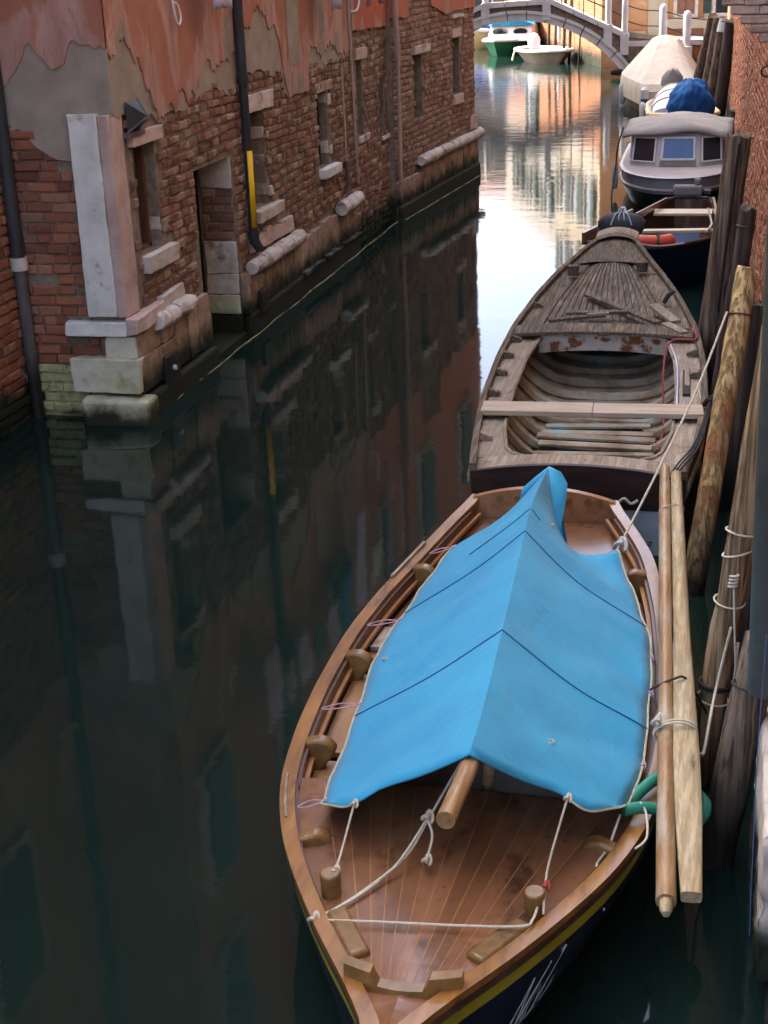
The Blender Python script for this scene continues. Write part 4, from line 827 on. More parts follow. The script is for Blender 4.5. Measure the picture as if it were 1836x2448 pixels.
for i, s_, lab in ((1, -1, 'pink cord tying the tarpaulin edge where the stern narrows'), (16, -1, 'pink cord tying the tarpaulin near the light bench'), (30, -1, 'white and pink cord tying the tarpaulin beside a rowlock knee'), (43, -1, 'pink cord at the front corner of the tarpaulin on the water side'),
                     (20, 1, 'pink cord tying the tarpaulin beside the leaning oars'), (26, 1, 'pink cord tying the tarpaulin at its widest edge'), (37, 1, 'pale violet cord tying the tarpaulin near the green hose')):
    e_ = tarp_pt(i, s_); o_ = Vector(P1.p(s_, e_.y + .02, .05, -.01)); md = e_.lerp(o_, .5) + Vector((0, .012, .008))
    r_ = rope([e_, md, o_, e_.lerp(o_, .6) + Vector((0, -.016, .0)), e_ + Vector((0, -.012, .004))], .0028, 'rope_pink', lab, 'cord', 'cord'); knot(e_, .010, 'rope_pink', r_)

# ================================================================ oars hanging beside the boat
o1 = thing('oar', 'round varnished oar shaft tied beside the tarpaulined boat', 'oar', (-.2, 6, .6)); o2 = thing('oar', 'weathered oar with a broad pale blade tied beside the round shaft', 'oar', (-.12, 6, .6))
def at_line(a_, b_, n): return [Vector(a_).lerp(Vector(b_), k / n) for k in range(n + 1)]
oa, ob = Vector((-.31, 7.62, .72)), Vector((-.115, 4.06, .47))
MB().tube(at_line(oa, ob, 14), [.026, .029] + [.03] * 10 + [.033, .034, .034], 14, True, .04).build('shaft', 'oar_wood', o1, smooth=True)
dv = (ob - oa).normalized(); MB().tube([ob - dv * .01, ob + dv * .035, ob + dv * .06], [.022, .022, .013], 12).build('tip', 'oar_pale', o1, smooth=True)
oc, od = Vector((-.245, 7.52, .72)), Vector((-.035, 4.1, .47))
mb = MB(); R_ = []; dv2 = (od - oc).normalized(); sdv = Vector((0, 0, 1)).cross(dv2).normalized(); upv = dv2.cross(sdv)
for k in range(17):
    t = k / 16; p = oc.lerp(od, t); wd = .029 + .008 * min(1, t * 2) + .014 * max(0, min(1, (t - .5) / .25)); wd = wd if t < .86 else wd - (t - .86) / .14 * .016; th = .03 - .007 * max(0, (t - .5) * 2); q = max(0, (t - .55) / .45)
    R_.append([p + sdv * wd * math.copysign(abs(math.cos(a_)) ** (1 - .55 * q), math.cos(a_)) + upv * th * math.copysign(abs(math.sin(a_)) ** (1 - .55 * q), math.sin(a_)) for a_ in [2 * PI * j / 16 + .01 for j in range(16)]])
mb.loft(R_, True, True, True).build('shaft_and_blade', 'oar_pale', o2, smooth=True, sharp=35)
MB().tube([oc + Vector((0, 0, .037)), oc + Vector((0, 0, .04))], .01, 8).build('hole', 'dark', o2)
def ring_rope(p, d, r, rr, mat, parent, turns=1.0, name='binding'):
    d = Vector(d).normalized(); u_ = d.orthogonal().normalized(); v_ = d.cross(u_)
    n = int(20 * turns); return MB().tube([Vector(p) + (u_ * math.cos(2 * PI * turns * k / n) + v_ * math.sin(2 * PI * turns * k / n)) * r + d * (rr * 2.1 * turns * (k / n - .5)) for k in range(n + 1)], rr, 6).build(name, mat, parent, smooth=True)
def oval_tie(p0, p1, d, r, rr, mat, label, parent=None):
    p0, p1, d = Vector(p0), Vector(p1), Vector(d).normalized(); a_ = (p1 - p0); ex = a_.normalized(); ey = d.cross(ex); c_ = (p0 + p1) / 2
    mb = MB(); mb.tube([c_ + ex * math.cos(t) * (a_.length / 2 + r) + ey * math.sin(t) * r * 1.15 for t in rng(0, 2 * PI, 28)], rr, 6); o = mb.build('binding', mat, parent, smooth=True)
    return tag(o, label, 'binding') if label else o
q0, q1 = oa.lerp(ob, .16), oc.lerp(od, .13); oval_tie(q0, q1, dv, .034, .004, 'rope_pink', 'thin pale string round both oars at their far end')
q0, q1 = oa.lerp(ob, .72), oc.lerp(od, .715); b3 = oval_tie(q0, q1, dv, .045, .005, 'rope', 'white rope binding both oars together near the blade'); oval_tie(q0 + dv * .018, q1 + dv * .02, dv, .045, .005, 'rope', None, b3); knot(q0 + Vector((-.03, 0, .045)), .02, 'rope', b3)

# ================================================================ old grey boat
P2 = Plan([(8.0, -.83), (8.6, -.845), (9.5, -.885), (10.5, -.93), (11.45, -.98), (12.4, -1.04), (13.2, -1.09), (14.0, -1.12), (14.7, -1.10)],
          [(8.0, .61), (8.6, .685), (9.5, .745), (10.5, .755), (11.45, .715), (12.35, .61), (13.2, .455), (14.0, .26), (14.5, .1), (14.72, .02)],
          [(8.0, .52), (10, .5), (12, .54), (13.5, .62), (14.72, .74)])
ob_ = thing('wooden_boat', 'old weathered grey wooden boat with an open rotting hold', 'boat', (-.95, 11, 0))
Y2 = rng(8.02, 14.7, 60)
MB().loft([[P2.p(-1, y, 0, -.01), P2.p(-1, y, 0, -.2, k=.99), P2.p(-1, y, 0, z=0, k=.82), P2.p(-1, y, 0, z=-.25, k=.5), P2.p(1, y, 0, z=-.25, k=.5), P2.p(1, y, 0, z=0, k=.82), P2.p(1, y, 0, -.2, k=.99), P2.p(1, y, 0, -.01)] for y in Y2], False).build('hull', 'chalk_blue', ob_, smooth=True, sharp=60)
for s_ in (-1, 1):
    rail(P2, s_, Y2, -.018, .022, -.05, .045, 'gunwale', 'greywood', ob_); rail(P2, s_, Y2, -.030, -.018, -.075, -.03, 'rub_rail', 'greywood_pale', ob_)
# cockpit outline and side decks
inn = [(8.28, .30), (8.33, .40), (8.45, .47), (8.9, .535), (9.8, .565), (10.6, .55), (11.25, .485)]
for s_ in (-1, 1):
    mb = MB(); mb.loft([[P2.p(s_, y, .02, -.005), (P2.c(y) + s_ * lerp_tab(inn, y), y, P2.z(y) - .005), (P2.c(y) + s_ * lerp_tab(inn, y), y, P2.z(y) - .04)] for y in rng(8.28, 11.25, 30)], False); mb.build('side_deck', 'greywood_pale', ob_)
    MB().tube([(P2.c(y) + s_ * lerp_tab(inn, y), y, P2.z(y) + .0) for y in rng(8.28, 11.25, 30)], .013, 6).build('coaming', 'greywood_pale', ob_, smooth=True)
mb = MB(); mb.loft([[(P2.c(8.1) + fx * (P2.h(y) - .02 if y < 8.27 else P2.h(y) - .02), y, P2.z(y) + .05 * (1 - fx * fx) - .012) for fx in rng(-1, 1, 12)] for y in (8.03, 8.15, 8.285)], False); mb.build('aft_deck', 'greywood_pale', ob_)
mb = MB(); mb.loft([[(P2.c(8.02) + fx * (P2.h(8.02) + .01), y, z) for y, z in ((8.05, .30), (8.0, P2.z(8) + .062 * (1 - fx * fx) + .0), (8.035, P2.z(8) + .062 * (1 - fx * fx) + .0), (8.09, .30))] for fx in rng(-1, 1, 14)], True, True, True); mb.build('transom', 'maroon', ob_, smooth=True, sharp=30)
mb = MB(); mb.loft([[(P2.c(8.02) + fx * P2.h(8.02) * k_, y, z) for k_, y, z in ((1, 8.055, .31), (.86, 8.10, 0), (.7, 8.14, -.2))] for fx in rng(-1, 1, 8)], False); mb.build('transom_paint', 'chalk_blue', ob_)
for fx in (-.28, .30): rope([(P2.c(8) + fx - .06, 7.985, .36), (P2.c(8) + fx - .02, 7.975, .40), (P2.c(8) + fx + .02, 7.975, .37), (P2.c(8) + fx + .06, 7.985, .39)], .009, 'rope', parent=ob_, name='rope_becket')
def rise(y): return max(0, y - 10.2) * .11
# hold: inner skin, ribs, bottom boards
MB().loft([[(P2.c(y) + fx, y, z) for fx, z in ((-P2.h(y) * .97, P2.z(y) - .06), (-P2.h(y) * .86, .18 + rise(y) * .7), (-P2.h(y) * .62, rise(y)), (-P2.h(y) * .3, -.06 + rise(y)), (P2.h(y) * .3, -.06 + rise(y)), (P2.h(y) * .62, rise(y)), (P2.h(y) * .86, .18 + rise(y) * .7), (P2.h(y) * .97, P2.z(y) - .06))] for y in rng(8.15, 13.6, 22)], False).build('hold_planking', 'rotwood', ob_, smooth=True)
MB().quad(*[(P2.c(13.2) + fx, 13.2, z) for fx, z in ((-.5, -.1), (.5, -.1), (.5, .62), (-.5, .62))]).build('bulkhead', 'rotwood', ob_)
for k, y in enumerate(rng(8.4, 11.9, 13)):
    pth = [(P2.c(y) + fx * P2.h(y), y + random.uniform(-.01, .01), z + .015) for fx, z in ((-.93, P2.z(y) - .08), (-.84, .2 + rise(y) * .7), (-.6, .02 + rise(y)), (-.28, -.035 + rise(y)), (.28, -.035 + rise(y)), (.6, .02 + rise(y)), (.84, .2 + rise(y) * .7), (.93, P2.z(y) - .08))]
    MB().tube(smooth_path(pth, 3), .04, 6, True, .2).build('rib', 'rotwood', ob_, smooth=True)
for k in range(17):
    y = 8.55 + .155 * k + random.uniform(-.02, .02); t_ = random.uniform(-.025, .025); hw = .40 + random.uniform(-.03, .03)
    bar((P2.c(y) - hw, y - t_, .045 + random.uniform(-.01, .015)), (P2.c(y) + hw, y + t_, .045 + random.uniform(-.01, .015)), .085 + random.uniform(-.02, .02), .022, 'bottom_board', 'rotwood', ob_)
for y, tl_ in ((8.52, .03), (8.78, -.03), (8.98, .05)): bar((P2.c(y) - .52, y - tl_, .12), (P2.c(y) + .46, y + tl_, .13), .06, .02, 'loose_board', 'rotwood' if y < 8.6 else 'greywood', ob_)
# foredeck: beam, rusty board and narrow planks
mb = MB(); mb.loft([[(P2.c(11.2) + fx * (P2.h(11.2) - .03), y, P2.z(11.2) + z + .03 * (1 - fx * fx)) for y, z in ((11.1, .02), (11.1, .045), (11.34, .055), (11.34, .02))] for fx in rng(-1, 1, 14)], True, True, True); mb.build('deck_beam', 'greywood', ob_)
mb = MB(); mb.loft([[(P2.c(11.15) + fx * .5, y, P2.z(11.15) + z + .03 * (1 - fx * fx)) for y, z in ((11.16, -.12), (11.14, .018), (11.18, .018), (11.18, -.12))] for fx in rng(-1, 1, 12)], True, True, True); mb.build('deck_board', 'rust_white', ob_)
MB().loft([[P2.p(-1, y, .02, -.02), (P2.c(y), y, P2.z(y) + .018), P2.p(1, y, .02, -.02)] for y in rng(11.3, 14.6, 20)], False).build('deck_base', 'dark', ob_)
NP2 = 16
for k in range(NP2):
    a_, b_ = -1 + 2 * k / NP2, -1 + 2 * (k + 1) / NP2; R_ = []
    for y in rng(11.32, 13.55 if k not in (0, NP2 - 1) else 13.2, 9):
        hw = (P2.h(y) - .17) * .93; g_ = .004 / max(hw, .02); z_ = lambda f_: P2.z(y) + .03 * (1 - f_ * f_) + .002 * math.sin(k * 5.1)
        R_.append([(P2.c(y) + hw * f_, y, z_(f_) - d_) for f_, d_ in ((a_ + g_, .02), (a_ + g_, 0), (b_ - g_, 0), (b_ - g_, .02))])
    MB().loft(R_, False, False, False).build('plank', 'greywood', ob_)
for s_ in (-1, 1):
    MB().loft([[P2.p(s_, y, .02, .0), (P2.c(y) + s_ * ((P2.h(y) - .17) * .93 + .006), y, P2.z(y) + .003)] for y in rng(11.32, 13.6, 12)], False).build('covering_board', 'greywood', ob_)
mb = MB(); mb.loft([[(P2.c(y) + fx * (P2.h(y) - .02), y, P2.z(y) + .035 * (1 - fx * fx) + .006) for fx in rng(-1, 1, 8)] for y in rng(13.5, 14.62, 8)], False); mb.build('bow_deck', 'greywood', ob_)
mb = MB(); mb.loft([[(P2.c(14.3) + fx * .2, y, P2.z(14.3) + z + .05 * (1 - fx * fx)) for y, z in ((14.2, .02), (14.22, .05), (14.42, .07), (14.44, .03))] for fx in rng(-1, 1, 8)], True, True, True); mb.build('bow_cap', 'greywood_pale', ob_, smooth=True, sharp=35)
for s_, y in ((-1, 13.05), (1, 13.2)): q = P2.p(s_, y, .16, .03); MB().tube([q, (q[0], q[1], q[2] + .09)], [.05, .056], 10, True, .1).build('bitt', 'greywood', ob_, smooth=True)
q = P2.p(1, 12.2, .12, .03); MB().tube([(q[0] - .03, q[1], q[2]), (q[0] + .01, q[1], q[2] + .07), (q[0] + .05, q[1] + .02, q[2] + .1)], .02, 7).build('cleat', 'iron', ob_)
for y in (8.62, 9.15, 9.62, 10.15, 10.6, 11.05, 12.1): bar(P2.p(-1, y, .02, .03), P2.p(-1, y + .01, .10, .0), .045, .05, 'knee', 'greywood' if y > 9.5 else 'greywood_pale', ob_)
for y in (10.2, 10.75, 11.3): bar(P2.p(1, y, .02, .03), P2.p(1, y + .01, .10, .0), .05, .05, 'knee', 'greywood', ob_)
bar(P2.p(1, 9.75, .12, .0), P2.p(1, 10.35, .12, .0), .05, .03, 'patch_board', 'dark', ob_); bar(P2.p(1, 9.95, .115, .012), P2.p(1, 10.4, .115, .012), .035, .02, 'patch_board', 'greywood_pale', ob_)
tag(bar((P2.c(9.2) - .71, 9.16, .555), (P2.c(9.2) + .02, 9.2, .552), .22, .035, 'thwart_plank', 'plank_new', None), 'pale new plank laid as a thwart over the open hold', 'plank')
bar((P2.c(9.2) + .022, 9.2, .551), (P2.c(9.2) + .73, 9.24, .55), .22, .034, 'plank_half', 'plank_new', bpy.data.objects['thwart_plank'])
for a_, b_, w_, lab in (((-1.2, 12.3, .62), (-.55, 11.35, .615), .07, 'long grey board lying slantwise on the old foredeck'), ((-.62, 11.9, .63), (-.42, 11.45, .60), .09, 'short pale board lying beside the slanting board'), ((-1.42, 11.42, .60), (-.98, 11.55, .625), .05, 'narrow grey lath lying along the old deck beam'),
                         ((-1.3, 11.6, .625), (-.8, 11.62, .635), .07, 'dark grey board lying under the slanting board'), ((-.5, 11.4, .60), (-.34, 11.18, .58), .08, 'pale wood scrap at the corner of the old foredeck'), ((-1.12, 11.5, .635), (-.95, 11.53, .64), .035, 'small whitish wood splinter on the old foredeck')):
    tag(bar(a_, b_, w_, .025, 'board', 'greywood_pale' if 'pale' in lab or 'whitish' in lab else 'greywood', None), lab, 'board')
fb = thing('bow_fender', 'grey rounded rubber fender tied on the bow of the old boat', 'fender', (-1.1, 14.75, .75))
mb = MB(); mb.loft([[(-1.1 + .24 * r_ * math.cos(t), 14.72 + .11 * r_ * math.sin(t), .80 + z_) for t in rng(0, 2 * PI, 20)[:-1]] for r_, z_ in ((.3, -.12), (.8, -.1), (1, -.03), (1, .02), (.8, .07), (.45, .1), (.1, .115))], True, True, True); mb.build('body', 'rubber', fb, smooth=True)
for t in (-.6, -.2, .2, .6): rope([(-1.1 + .02 * t, 14.72, .92), (-1.1 + .1 * t, 14.65, .90), (-1.1 + .17 * t, 14.62, .80)], .007, 'chalk_blue', parent=fb, name='lashing')
knot((-1.1, 14.71, .93), .03, 'chalk_blue', fb)
rope([(-.47, 11.2, .56), (-.3, 11.25, .6), (-.25, 11.0, .58), (-.44, 11.02, .55), (-.47, 10.7, .40), (-.44, 10.3, .1), (-.46, 9.9, .05)], .008, 'rope_red', 'red rope trailing from the old boat deck into its hold')
rope([(P2.c(y) + lerp_tab(inn, y) + .01, y, P2.z(y) + .012) for y in (11.1, 10.6, 10.1, 9.4)], .006, 'lavender', 'lilac cord lying along the edge of the old hold', 'cord', 'cord')
# ================================================================ right bank
RW = Wall((.555, 0), (-.0246, 1), (-1, -.0246))
rb = thing('brick_building', 'tall orange brick building along the right bank with a stepped corbel', 'building', (.5, 15, 0))
RW.panel(-4, 40.6, -1.2, 3.4, [], 0).build('wall', 'right_brick', rb); RW.panel(-4, 40.6, 3.4, 12, [], 0).build('upper_wall', 'dark_plaster', rb)
mb = MB(); e = RW.p(40.6, 0); mb.quad((e.x, e.y, -1.2), (8, e.y, -1.2), (8, e.y, 12), (e.x, e.y, 12)); mb.quad((8, -4, -1.2), (8, 41, -1.2), (8, 41, 12), (8, -4, 12)); mb.build('wall', 'right_brick', rb)
MB().quad((.3, -4.2, 12), (-.6, 41, 12), (4, 41, 13.5), (4, -4.2, 13.5)).quad((8.2, -4.2, 12), (8.2, 41, 12), (4, 41, 13.5), (4, -4.2, 13.5)).build('roof', 'roof', rb)
for y, z in ((4, 4), (8, 4.2), (16, 4), (21, 4), (27, 4), (33, 4), (16, 6.6), (21, 6.6), (27, 6.6)): upper_window(RW, y, z, .8, 1.4, rb, .02)
put_bricks(lay(RW, 11.6, 34, .25, 3.2, lambda *k: True, wr=(.16, .26), joint=.014, mats=('right_bricks',), depth=(.014, .024)), rb, 0)
# stepped corbel, brick by brick
CO = Wall((-.4, 11.0), (1, 0), (0, -1)); steps = [(2.60, .215), (2.66, .165), (2.722, .10), (2.785, .035), (2.848, -.035), (2.91, -.10), (2.972, -.165), (3.034, -.23), (3.096, -.29), (3.158, -.3)]
for k, (z, x0) in enumerate(steps):
    u = x0 + .4 - 0; first = True
    while u < 1.0:
        w_ = random.choice((.11, .16, .2, .22)); c_ = CO.p(u + w_ / 2, z + .03, -.13)
        MB().box(c_, (w_ - .008, .26 + random.uniform(-.01, .01), .055 + random.uniform(-.004, .003)), jit=.005).build('corbel_brick', 'brick_sun', rb, bevel=.006); u += w_
    MB().span((x0 + .012, 11.012, z - .004), (.6, 13.2, z + .0595)).build('corbel_mortar', 'cement', rb)
MB().span((-.3, 11.0, 3.22), (.6, 13.2, 12)).build('jetty', 'right_brick', rb)
st = MB().span((.19, 4.2, .06), (.55, 5.25, .66), .01).build('base_stone', 'stone', rb, bevel=.02, smooth=True); rough(st, .05, 4); MB().span((.22, 3.0, -1), (.6, 5.6, .05), .01).build('base_stone', 'stone_plinth', rb, bevel=.03)
rg = thing('mooring_ring', 'small rusty iron ring fixed in the pale corbel brickwork', 'ring', (.17, 10.95, 2.5)); ring_rope((.165, 10.93, 2.53), (0, 1, .3), .035, .007, 'iron', rg, 1.0, 'ring'); MB().tube([(.165, 11.05, 2.57), (.165, 10.93, 2.565)], .009, 6).build('staple', 'iron', rg)

# ================================================================ mooring piles
def pile(base, top, r0, r1, mat, label, n=16, lump=.10, crack=None, below=1.2, name='mooring_pile'):
    b, t = Vector(base), Vector(top); d = (t - b).normalized(); b0 = b - d * (below / max(d.z, .2))
    K = 22; pts = [b0.lerp(t, k / K) + Vector((random.uniform(-.004, .004), random.uniform(-.004, .004), 0)) for k in range(K + 1)]
    mb = MB().tube([p - b for p in pts], [r0 + (r1 - r0) * k / K for k in range(K + 1)], n, True, lump)
    # worn, uneven head
    top_i = len(mb.v) - n
    for j in range(n):
        v = Vector(mb.v[top_i + j]); mb.v[top_i + j] = tuple(v + d * random.uniform(-.03, .012))
    o = mb.build(name, mat, smooth=True, sharp=45); o.location = b
    return tag(o, label, 'pile')
G = {}
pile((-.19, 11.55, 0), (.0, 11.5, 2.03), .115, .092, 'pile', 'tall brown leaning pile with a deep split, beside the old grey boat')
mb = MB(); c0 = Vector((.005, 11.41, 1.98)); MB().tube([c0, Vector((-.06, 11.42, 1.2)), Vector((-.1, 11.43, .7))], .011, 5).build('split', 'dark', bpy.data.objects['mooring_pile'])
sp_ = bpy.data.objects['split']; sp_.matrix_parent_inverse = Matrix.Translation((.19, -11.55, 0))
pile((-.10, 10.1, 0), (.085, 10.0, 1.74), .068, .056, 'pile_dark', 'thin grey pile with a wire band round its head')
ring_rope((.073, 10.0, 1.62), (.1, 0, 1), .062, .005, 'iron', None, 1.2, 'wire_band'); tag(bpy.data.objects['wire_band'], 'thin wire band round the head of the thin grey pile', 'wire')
pile((-.135, 7.6, 0), (.081, 8.3, 1.68), .07, .06, 'pile_lichen', 'stout pile of yellowish wood cracked lengthwise')
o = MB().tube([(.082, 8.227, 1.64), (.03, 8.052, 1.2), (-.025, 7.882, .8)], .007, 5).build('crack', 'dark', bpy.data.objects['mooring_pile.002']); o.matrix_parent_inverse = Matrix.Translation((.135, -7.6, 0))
ring_rope((.05, 8.2, 1.44), (.13, .42, 1), .066, .005, 'iron', None, 1.1, 'iron_band'); tag(bpy.data.objects['iron_band'], 'dark iron wire round the yellowish pile', 'wire')
pile((.07, 8.95, 0), (.17, 8.9, 1.35), .085, .075, 'pile_dark', 'dark rotten pile half hidden behind the yellowish pile')
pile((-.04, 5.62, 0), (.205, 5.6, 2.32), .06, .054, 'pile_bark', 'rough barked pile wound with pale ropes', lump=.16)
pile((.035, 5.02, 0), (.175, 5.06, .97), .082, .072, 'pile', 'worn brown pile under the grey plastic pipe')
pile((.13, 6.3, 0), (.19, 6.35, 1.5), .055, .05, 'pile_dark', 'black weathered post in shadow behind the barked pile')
pile((.17, 7.4, 0), (.2, 7.4, 1.3), .07, .06, 'pile_dark', 'black weathered post in shadow behind the yellowish pile')
gp = thing('plastic_pipe', 'grey green plastic pipe standing over a worn brown pile', 'pipe', (.17, 5, .9))
MB().tube([(.19, 4.9, .83), (.178, 4.9, 1.6), (.165, 4.9, 2.6), (.155, 4.9, 3.6)], .066, 18).build('pipe', 'pipe_green', gp, smooth=True)
ring_rope((.172, 4.99, .80), (.1, .2, 1), .1, .006, 'rope_black', None, 1.0, 'black_cord'); tag(bpy.data.objects['black_cord'], 'black cord looped round the worn pile below the plastic pipe', 'cord')
# far group of piles by the bridge quay
for k, (bx, by, tx, ty, tz, r0, r1, mt, lab) in enumerate(((-1.05, 33.0, -.62, 32, 1.98, .13, .10, 'pile', 'leaning brown pile with a split pointed head by the bridge quay'), (-.80, 32.0, -.51, 31.5, 1.98, .12, .10, 'pile', 'brown pile standing between the split head and the grey capped pile'),
        (-.66, 31.2, -.40, 30.9, 1.93, .12, .10, 'pile', 'brown pile with a pale grey metal cap'), (-.42, 30.2, -.26, 30.0, 1.96, .13, .115, 'pile_dark', 'dark thick pile with an iron band beside the sunlit brick wall'),
        (-.06, 26.6, .03, 26.4, 1.02, .115, .10, 'pile_dark', 'short dark pile with a pale rope collar near the cabin boat'), (-.16, 25.6, -.09, 25.4, .78, .09, .08, 'pile_dark', 'lowest dark pile next to the cabin boat'), (.06, 27.6, .10, 27.5, 1.75, .07, .065, 'pile_dark', 'thin violet grey pile standing against the right wall'))):
    pile((bx, by, 0), (tx, ty, tz), r0, r1, mt, lab, 12)
    if k == 2: o = MB().tube([(tx - .03, ty - .01, tz - .22), (tx, ty, tz + .03)], [.112, .085], 12).build('metal_cap', 'far_stone', bpy.data.objects['mooring_pile.%03d' % (8 + k)]); o.matrix_parent_inverse = Matrix.Translation((-bx, -by, 0))
    if k == 4: ring_rope((tx, ty, tz - .02), (0, 0, 1), .112, .012, 'rope', None, 1.2, 'rope_collar'); tag(bpy.data.objects['rope_collar'], 'pale rope collar on the short dark pile', 'rope')
ring_rope((.09, 26.9, 1.3), (0, 0, 1), .1, .016, 'rope', None, 2.2, 'rope_coil'); tag(bpy.data.objects['rope_coil'], 'pale rope coil hung on the piles by the right wall', 'rope')

# ---------------------------------------------------------------- ropes on the near piles
rp = thing('mooring_rope', 'pale rope wound and knotted round the rough barked pile', 'rope', (.05, 5.6, 1.1))
def pax(z): return Vector((-.04 + .245 * z / 2.32, 5.62 - .02 * z / 2.32, z))
dvp = (.0668, -.009, 1)
ring_rope(pax(1.17), (.2, .1, 1), .062, .0045, 'rope', rp, 1.0); ring_rope(pax(1.08), (-.25, .1, 1), .062, .0045, 'rope', rp, 1.0); ring_rope(pax(.86), (.15, -.1, 1), .063, .004, 'rope', rp, 1.0); ring_rope(pax(.40), (.2, 0, 1), .066, .0045, 'rope', rp, 1.0); ring_rope(pax(.47), (.1, 0, 1), .066, .006, 'rope_black', rp, 2.0, 'black_binding')
for z in (1.0, .985, .97, .955): ring_rope(pax(z) + Vector((.0, -.064, 0)), (0, .2, 1), .016, .006, 'rope', rp, 1.0, 'hitch')
rope([pax(.95) + Vector((.005, -.08, 0)), pax(.8) + Vector((.03, -.085, 0)), pax(.66) + Vector((.055, -.08, 0)), pax(.60) + Vector((.065, -.075, 0))], .0045, 'rope', parent=rp, name='loose_end'); rope([pax(.7) + Vector((.06, -.06, 0)), pax(.55) + Vector((.07, -.065, 0)), pax(.38) + Vector((.075, -.06, 0))], .006, 'rope', parent=rp, name='loose_end')
rope([pax(.78) + Vector((.02, -.085, 0)), pax(.5) + Vector((-.0, -.12, .0)), (-.02, 5.15, .42), (-.03, 4.98, .50)], .006, 'rope', 'pale rope leading from the barked pile down to the oar binding', 'rope')
rope([pax(.40) + Vector((-.075, -.02, .0)), (-.12, 5.35, .44), (-.16, 5.15, .52), (-.2, 5.02, .59)], .005, 'rope', 'thin pale rope from the barked pile to the round oar', 'rope')
rope([(-.25, 5.35, .56), (-.16, 5.38, .60), (-.10, 5.42, .58), (.0, 5.6, .3)], .005, 'rope_black', 'black cord drawn over both oars to the barked pile', 'cord', 'cord')
rope([(-.492, 6.98, .53), (-.33, 7.4, .80), (-.16, 7.8, 1.12), (-.02, 8.15, 1.47)], .0065, 'rope', 'pale mooring line from the tarpaulin corner up to the yellowish pile', 'rope', 'mooring_line')
knot((-.495, 6.96, .53), .028, 'fender', bpy.data.objects['mooring_line'])
for k in range(3): rope([(-.10 + .012 * k, 9.3 + .1 * k, .62), (-.17 + .015 * k, 8.6, .56), (-.245 + .02 * k, 7.9, .66), (-.29 + .01 * k, 7.45, .72)], .006, 'rope_black', ('black cord from the old boat to the far end of the oars', 'black cord lying close beside another black cord above the oars', 'outermost black cord between the old boat and the piles')[k], 'cord', 'cord')
knot((-.11, 9.3, .6), .03, 'rope_black', bpy.data.objects['cord.%03d' % max([int(o.name[5:]) for o in bpy.data.objects if o.name.startswith('cord.')])])
rope([(-.2, 9.9, .53), (-.15, 9.45, .54), (-.11, 9.32, .58)], .005, 'rope', 'thin grey cord across the side deck of the old boat', 'cord', 'cord')
hs = thing('hose', 'green hose looped from the boat round the oars', 'hose', (-.1, 4.7, .5))
hz = smooth_path([(-.29, 4.60, .47), (-.235, 4.70, .49), (-.17, 4.80, .49), (-.1, 4.85, .42), (-.04, 4.85, .40), (-.005, 4.78, .40), (-.02, 4.68, .40), (-.07, 4.62, .42), (-.15, 4.60, .47), (-.22, 4.565, .50), (-.29, 4.535, .50)], 6)
MB().tube(hz, .023, 10).build('tube', 'hose', hs, smooth=True)
rope([(-.235, 4.56, .525), (-.21, 4.53, .50), (-.20, 4.42, .47), (-.235, 4.36, .46)], .0045, 'rope', 'white cord looped over the gunwale beside the green hose', 'cord', 'cord'); rope([(-.30, 4.5, .5), (-.31, 4.43, .49), (-.33, 4.38, .44), (-.36, 4.27, .44), (-.33, 4.24, .44)], .0045, 'rope', 'white cord tied round the rowlock knee by the hose', 'cord', 'cord')
tag(MB().tube(smooth_path([(.17, 4.6, 1.2), (.165, 4.62, .7), (.17, 4.6, .3), (.175, 4.55, -.1)], 8), .0022, 5).build('blue_line', 'rope_blue'), 'thin blue line hanging down the right bank', 'line')

# ================================================================ generic small hull from a plan outline
def hull(outl, zt, parent, mat, mat_in=None, k_w=.86, zw=0, zb=-.2, wall=.035, floor=.12, mid=None, gun=None, gun_r=.025, top_mat=None):
    c_ = Vector((sum(p[0] for p in outl) / len(outl), sum(p[1] for p in outl) / len(outl), 0))
    def ringk(k, z): return [((p[0] - c_.x) * k + c_.x, (p[1] - c_.y) * (1 - (1 - k) * .45) + c_.y, z if not callable(z) else z(p)) for p in outl]
    zf = zt if callable(zt) else (lambda p: zt)
    rings = [ringk(1, zf)] + ([ringk(.985, lambda p: zf(p) - mid)] if mid else []) + [ringk(k_w, zw), ringk(k_w * .7, zb)]
    h = None
    if mid and top_mat: MB().loft(rings[:2], True).build('topsides', top_mat, parent, smooth=True, sharp=50); h = MB().loft(rings[1:], True, False, True).build('hull', mat, parent, smooth=True, sharp=50)
    else: h = MB().loft(rings, True, False, True).build('hull', mat, parent, smooth=True, sharp=50)
    if mat_in:
        k1 = 1 - wall * 2
        MB().loft([ringk(1, zf), ringk(k1, zf), ringk(k1 * .9, floor)], True, False, True).build('inner_hull', mat_in, parent, smooth=True, sharp=30)
    if gun:
        MB().tube(ringk(1, zf) + [ringk(1, zf)[0]], gun_r, 8).build('gunwale', gun, parent, smooth=True)
    return h
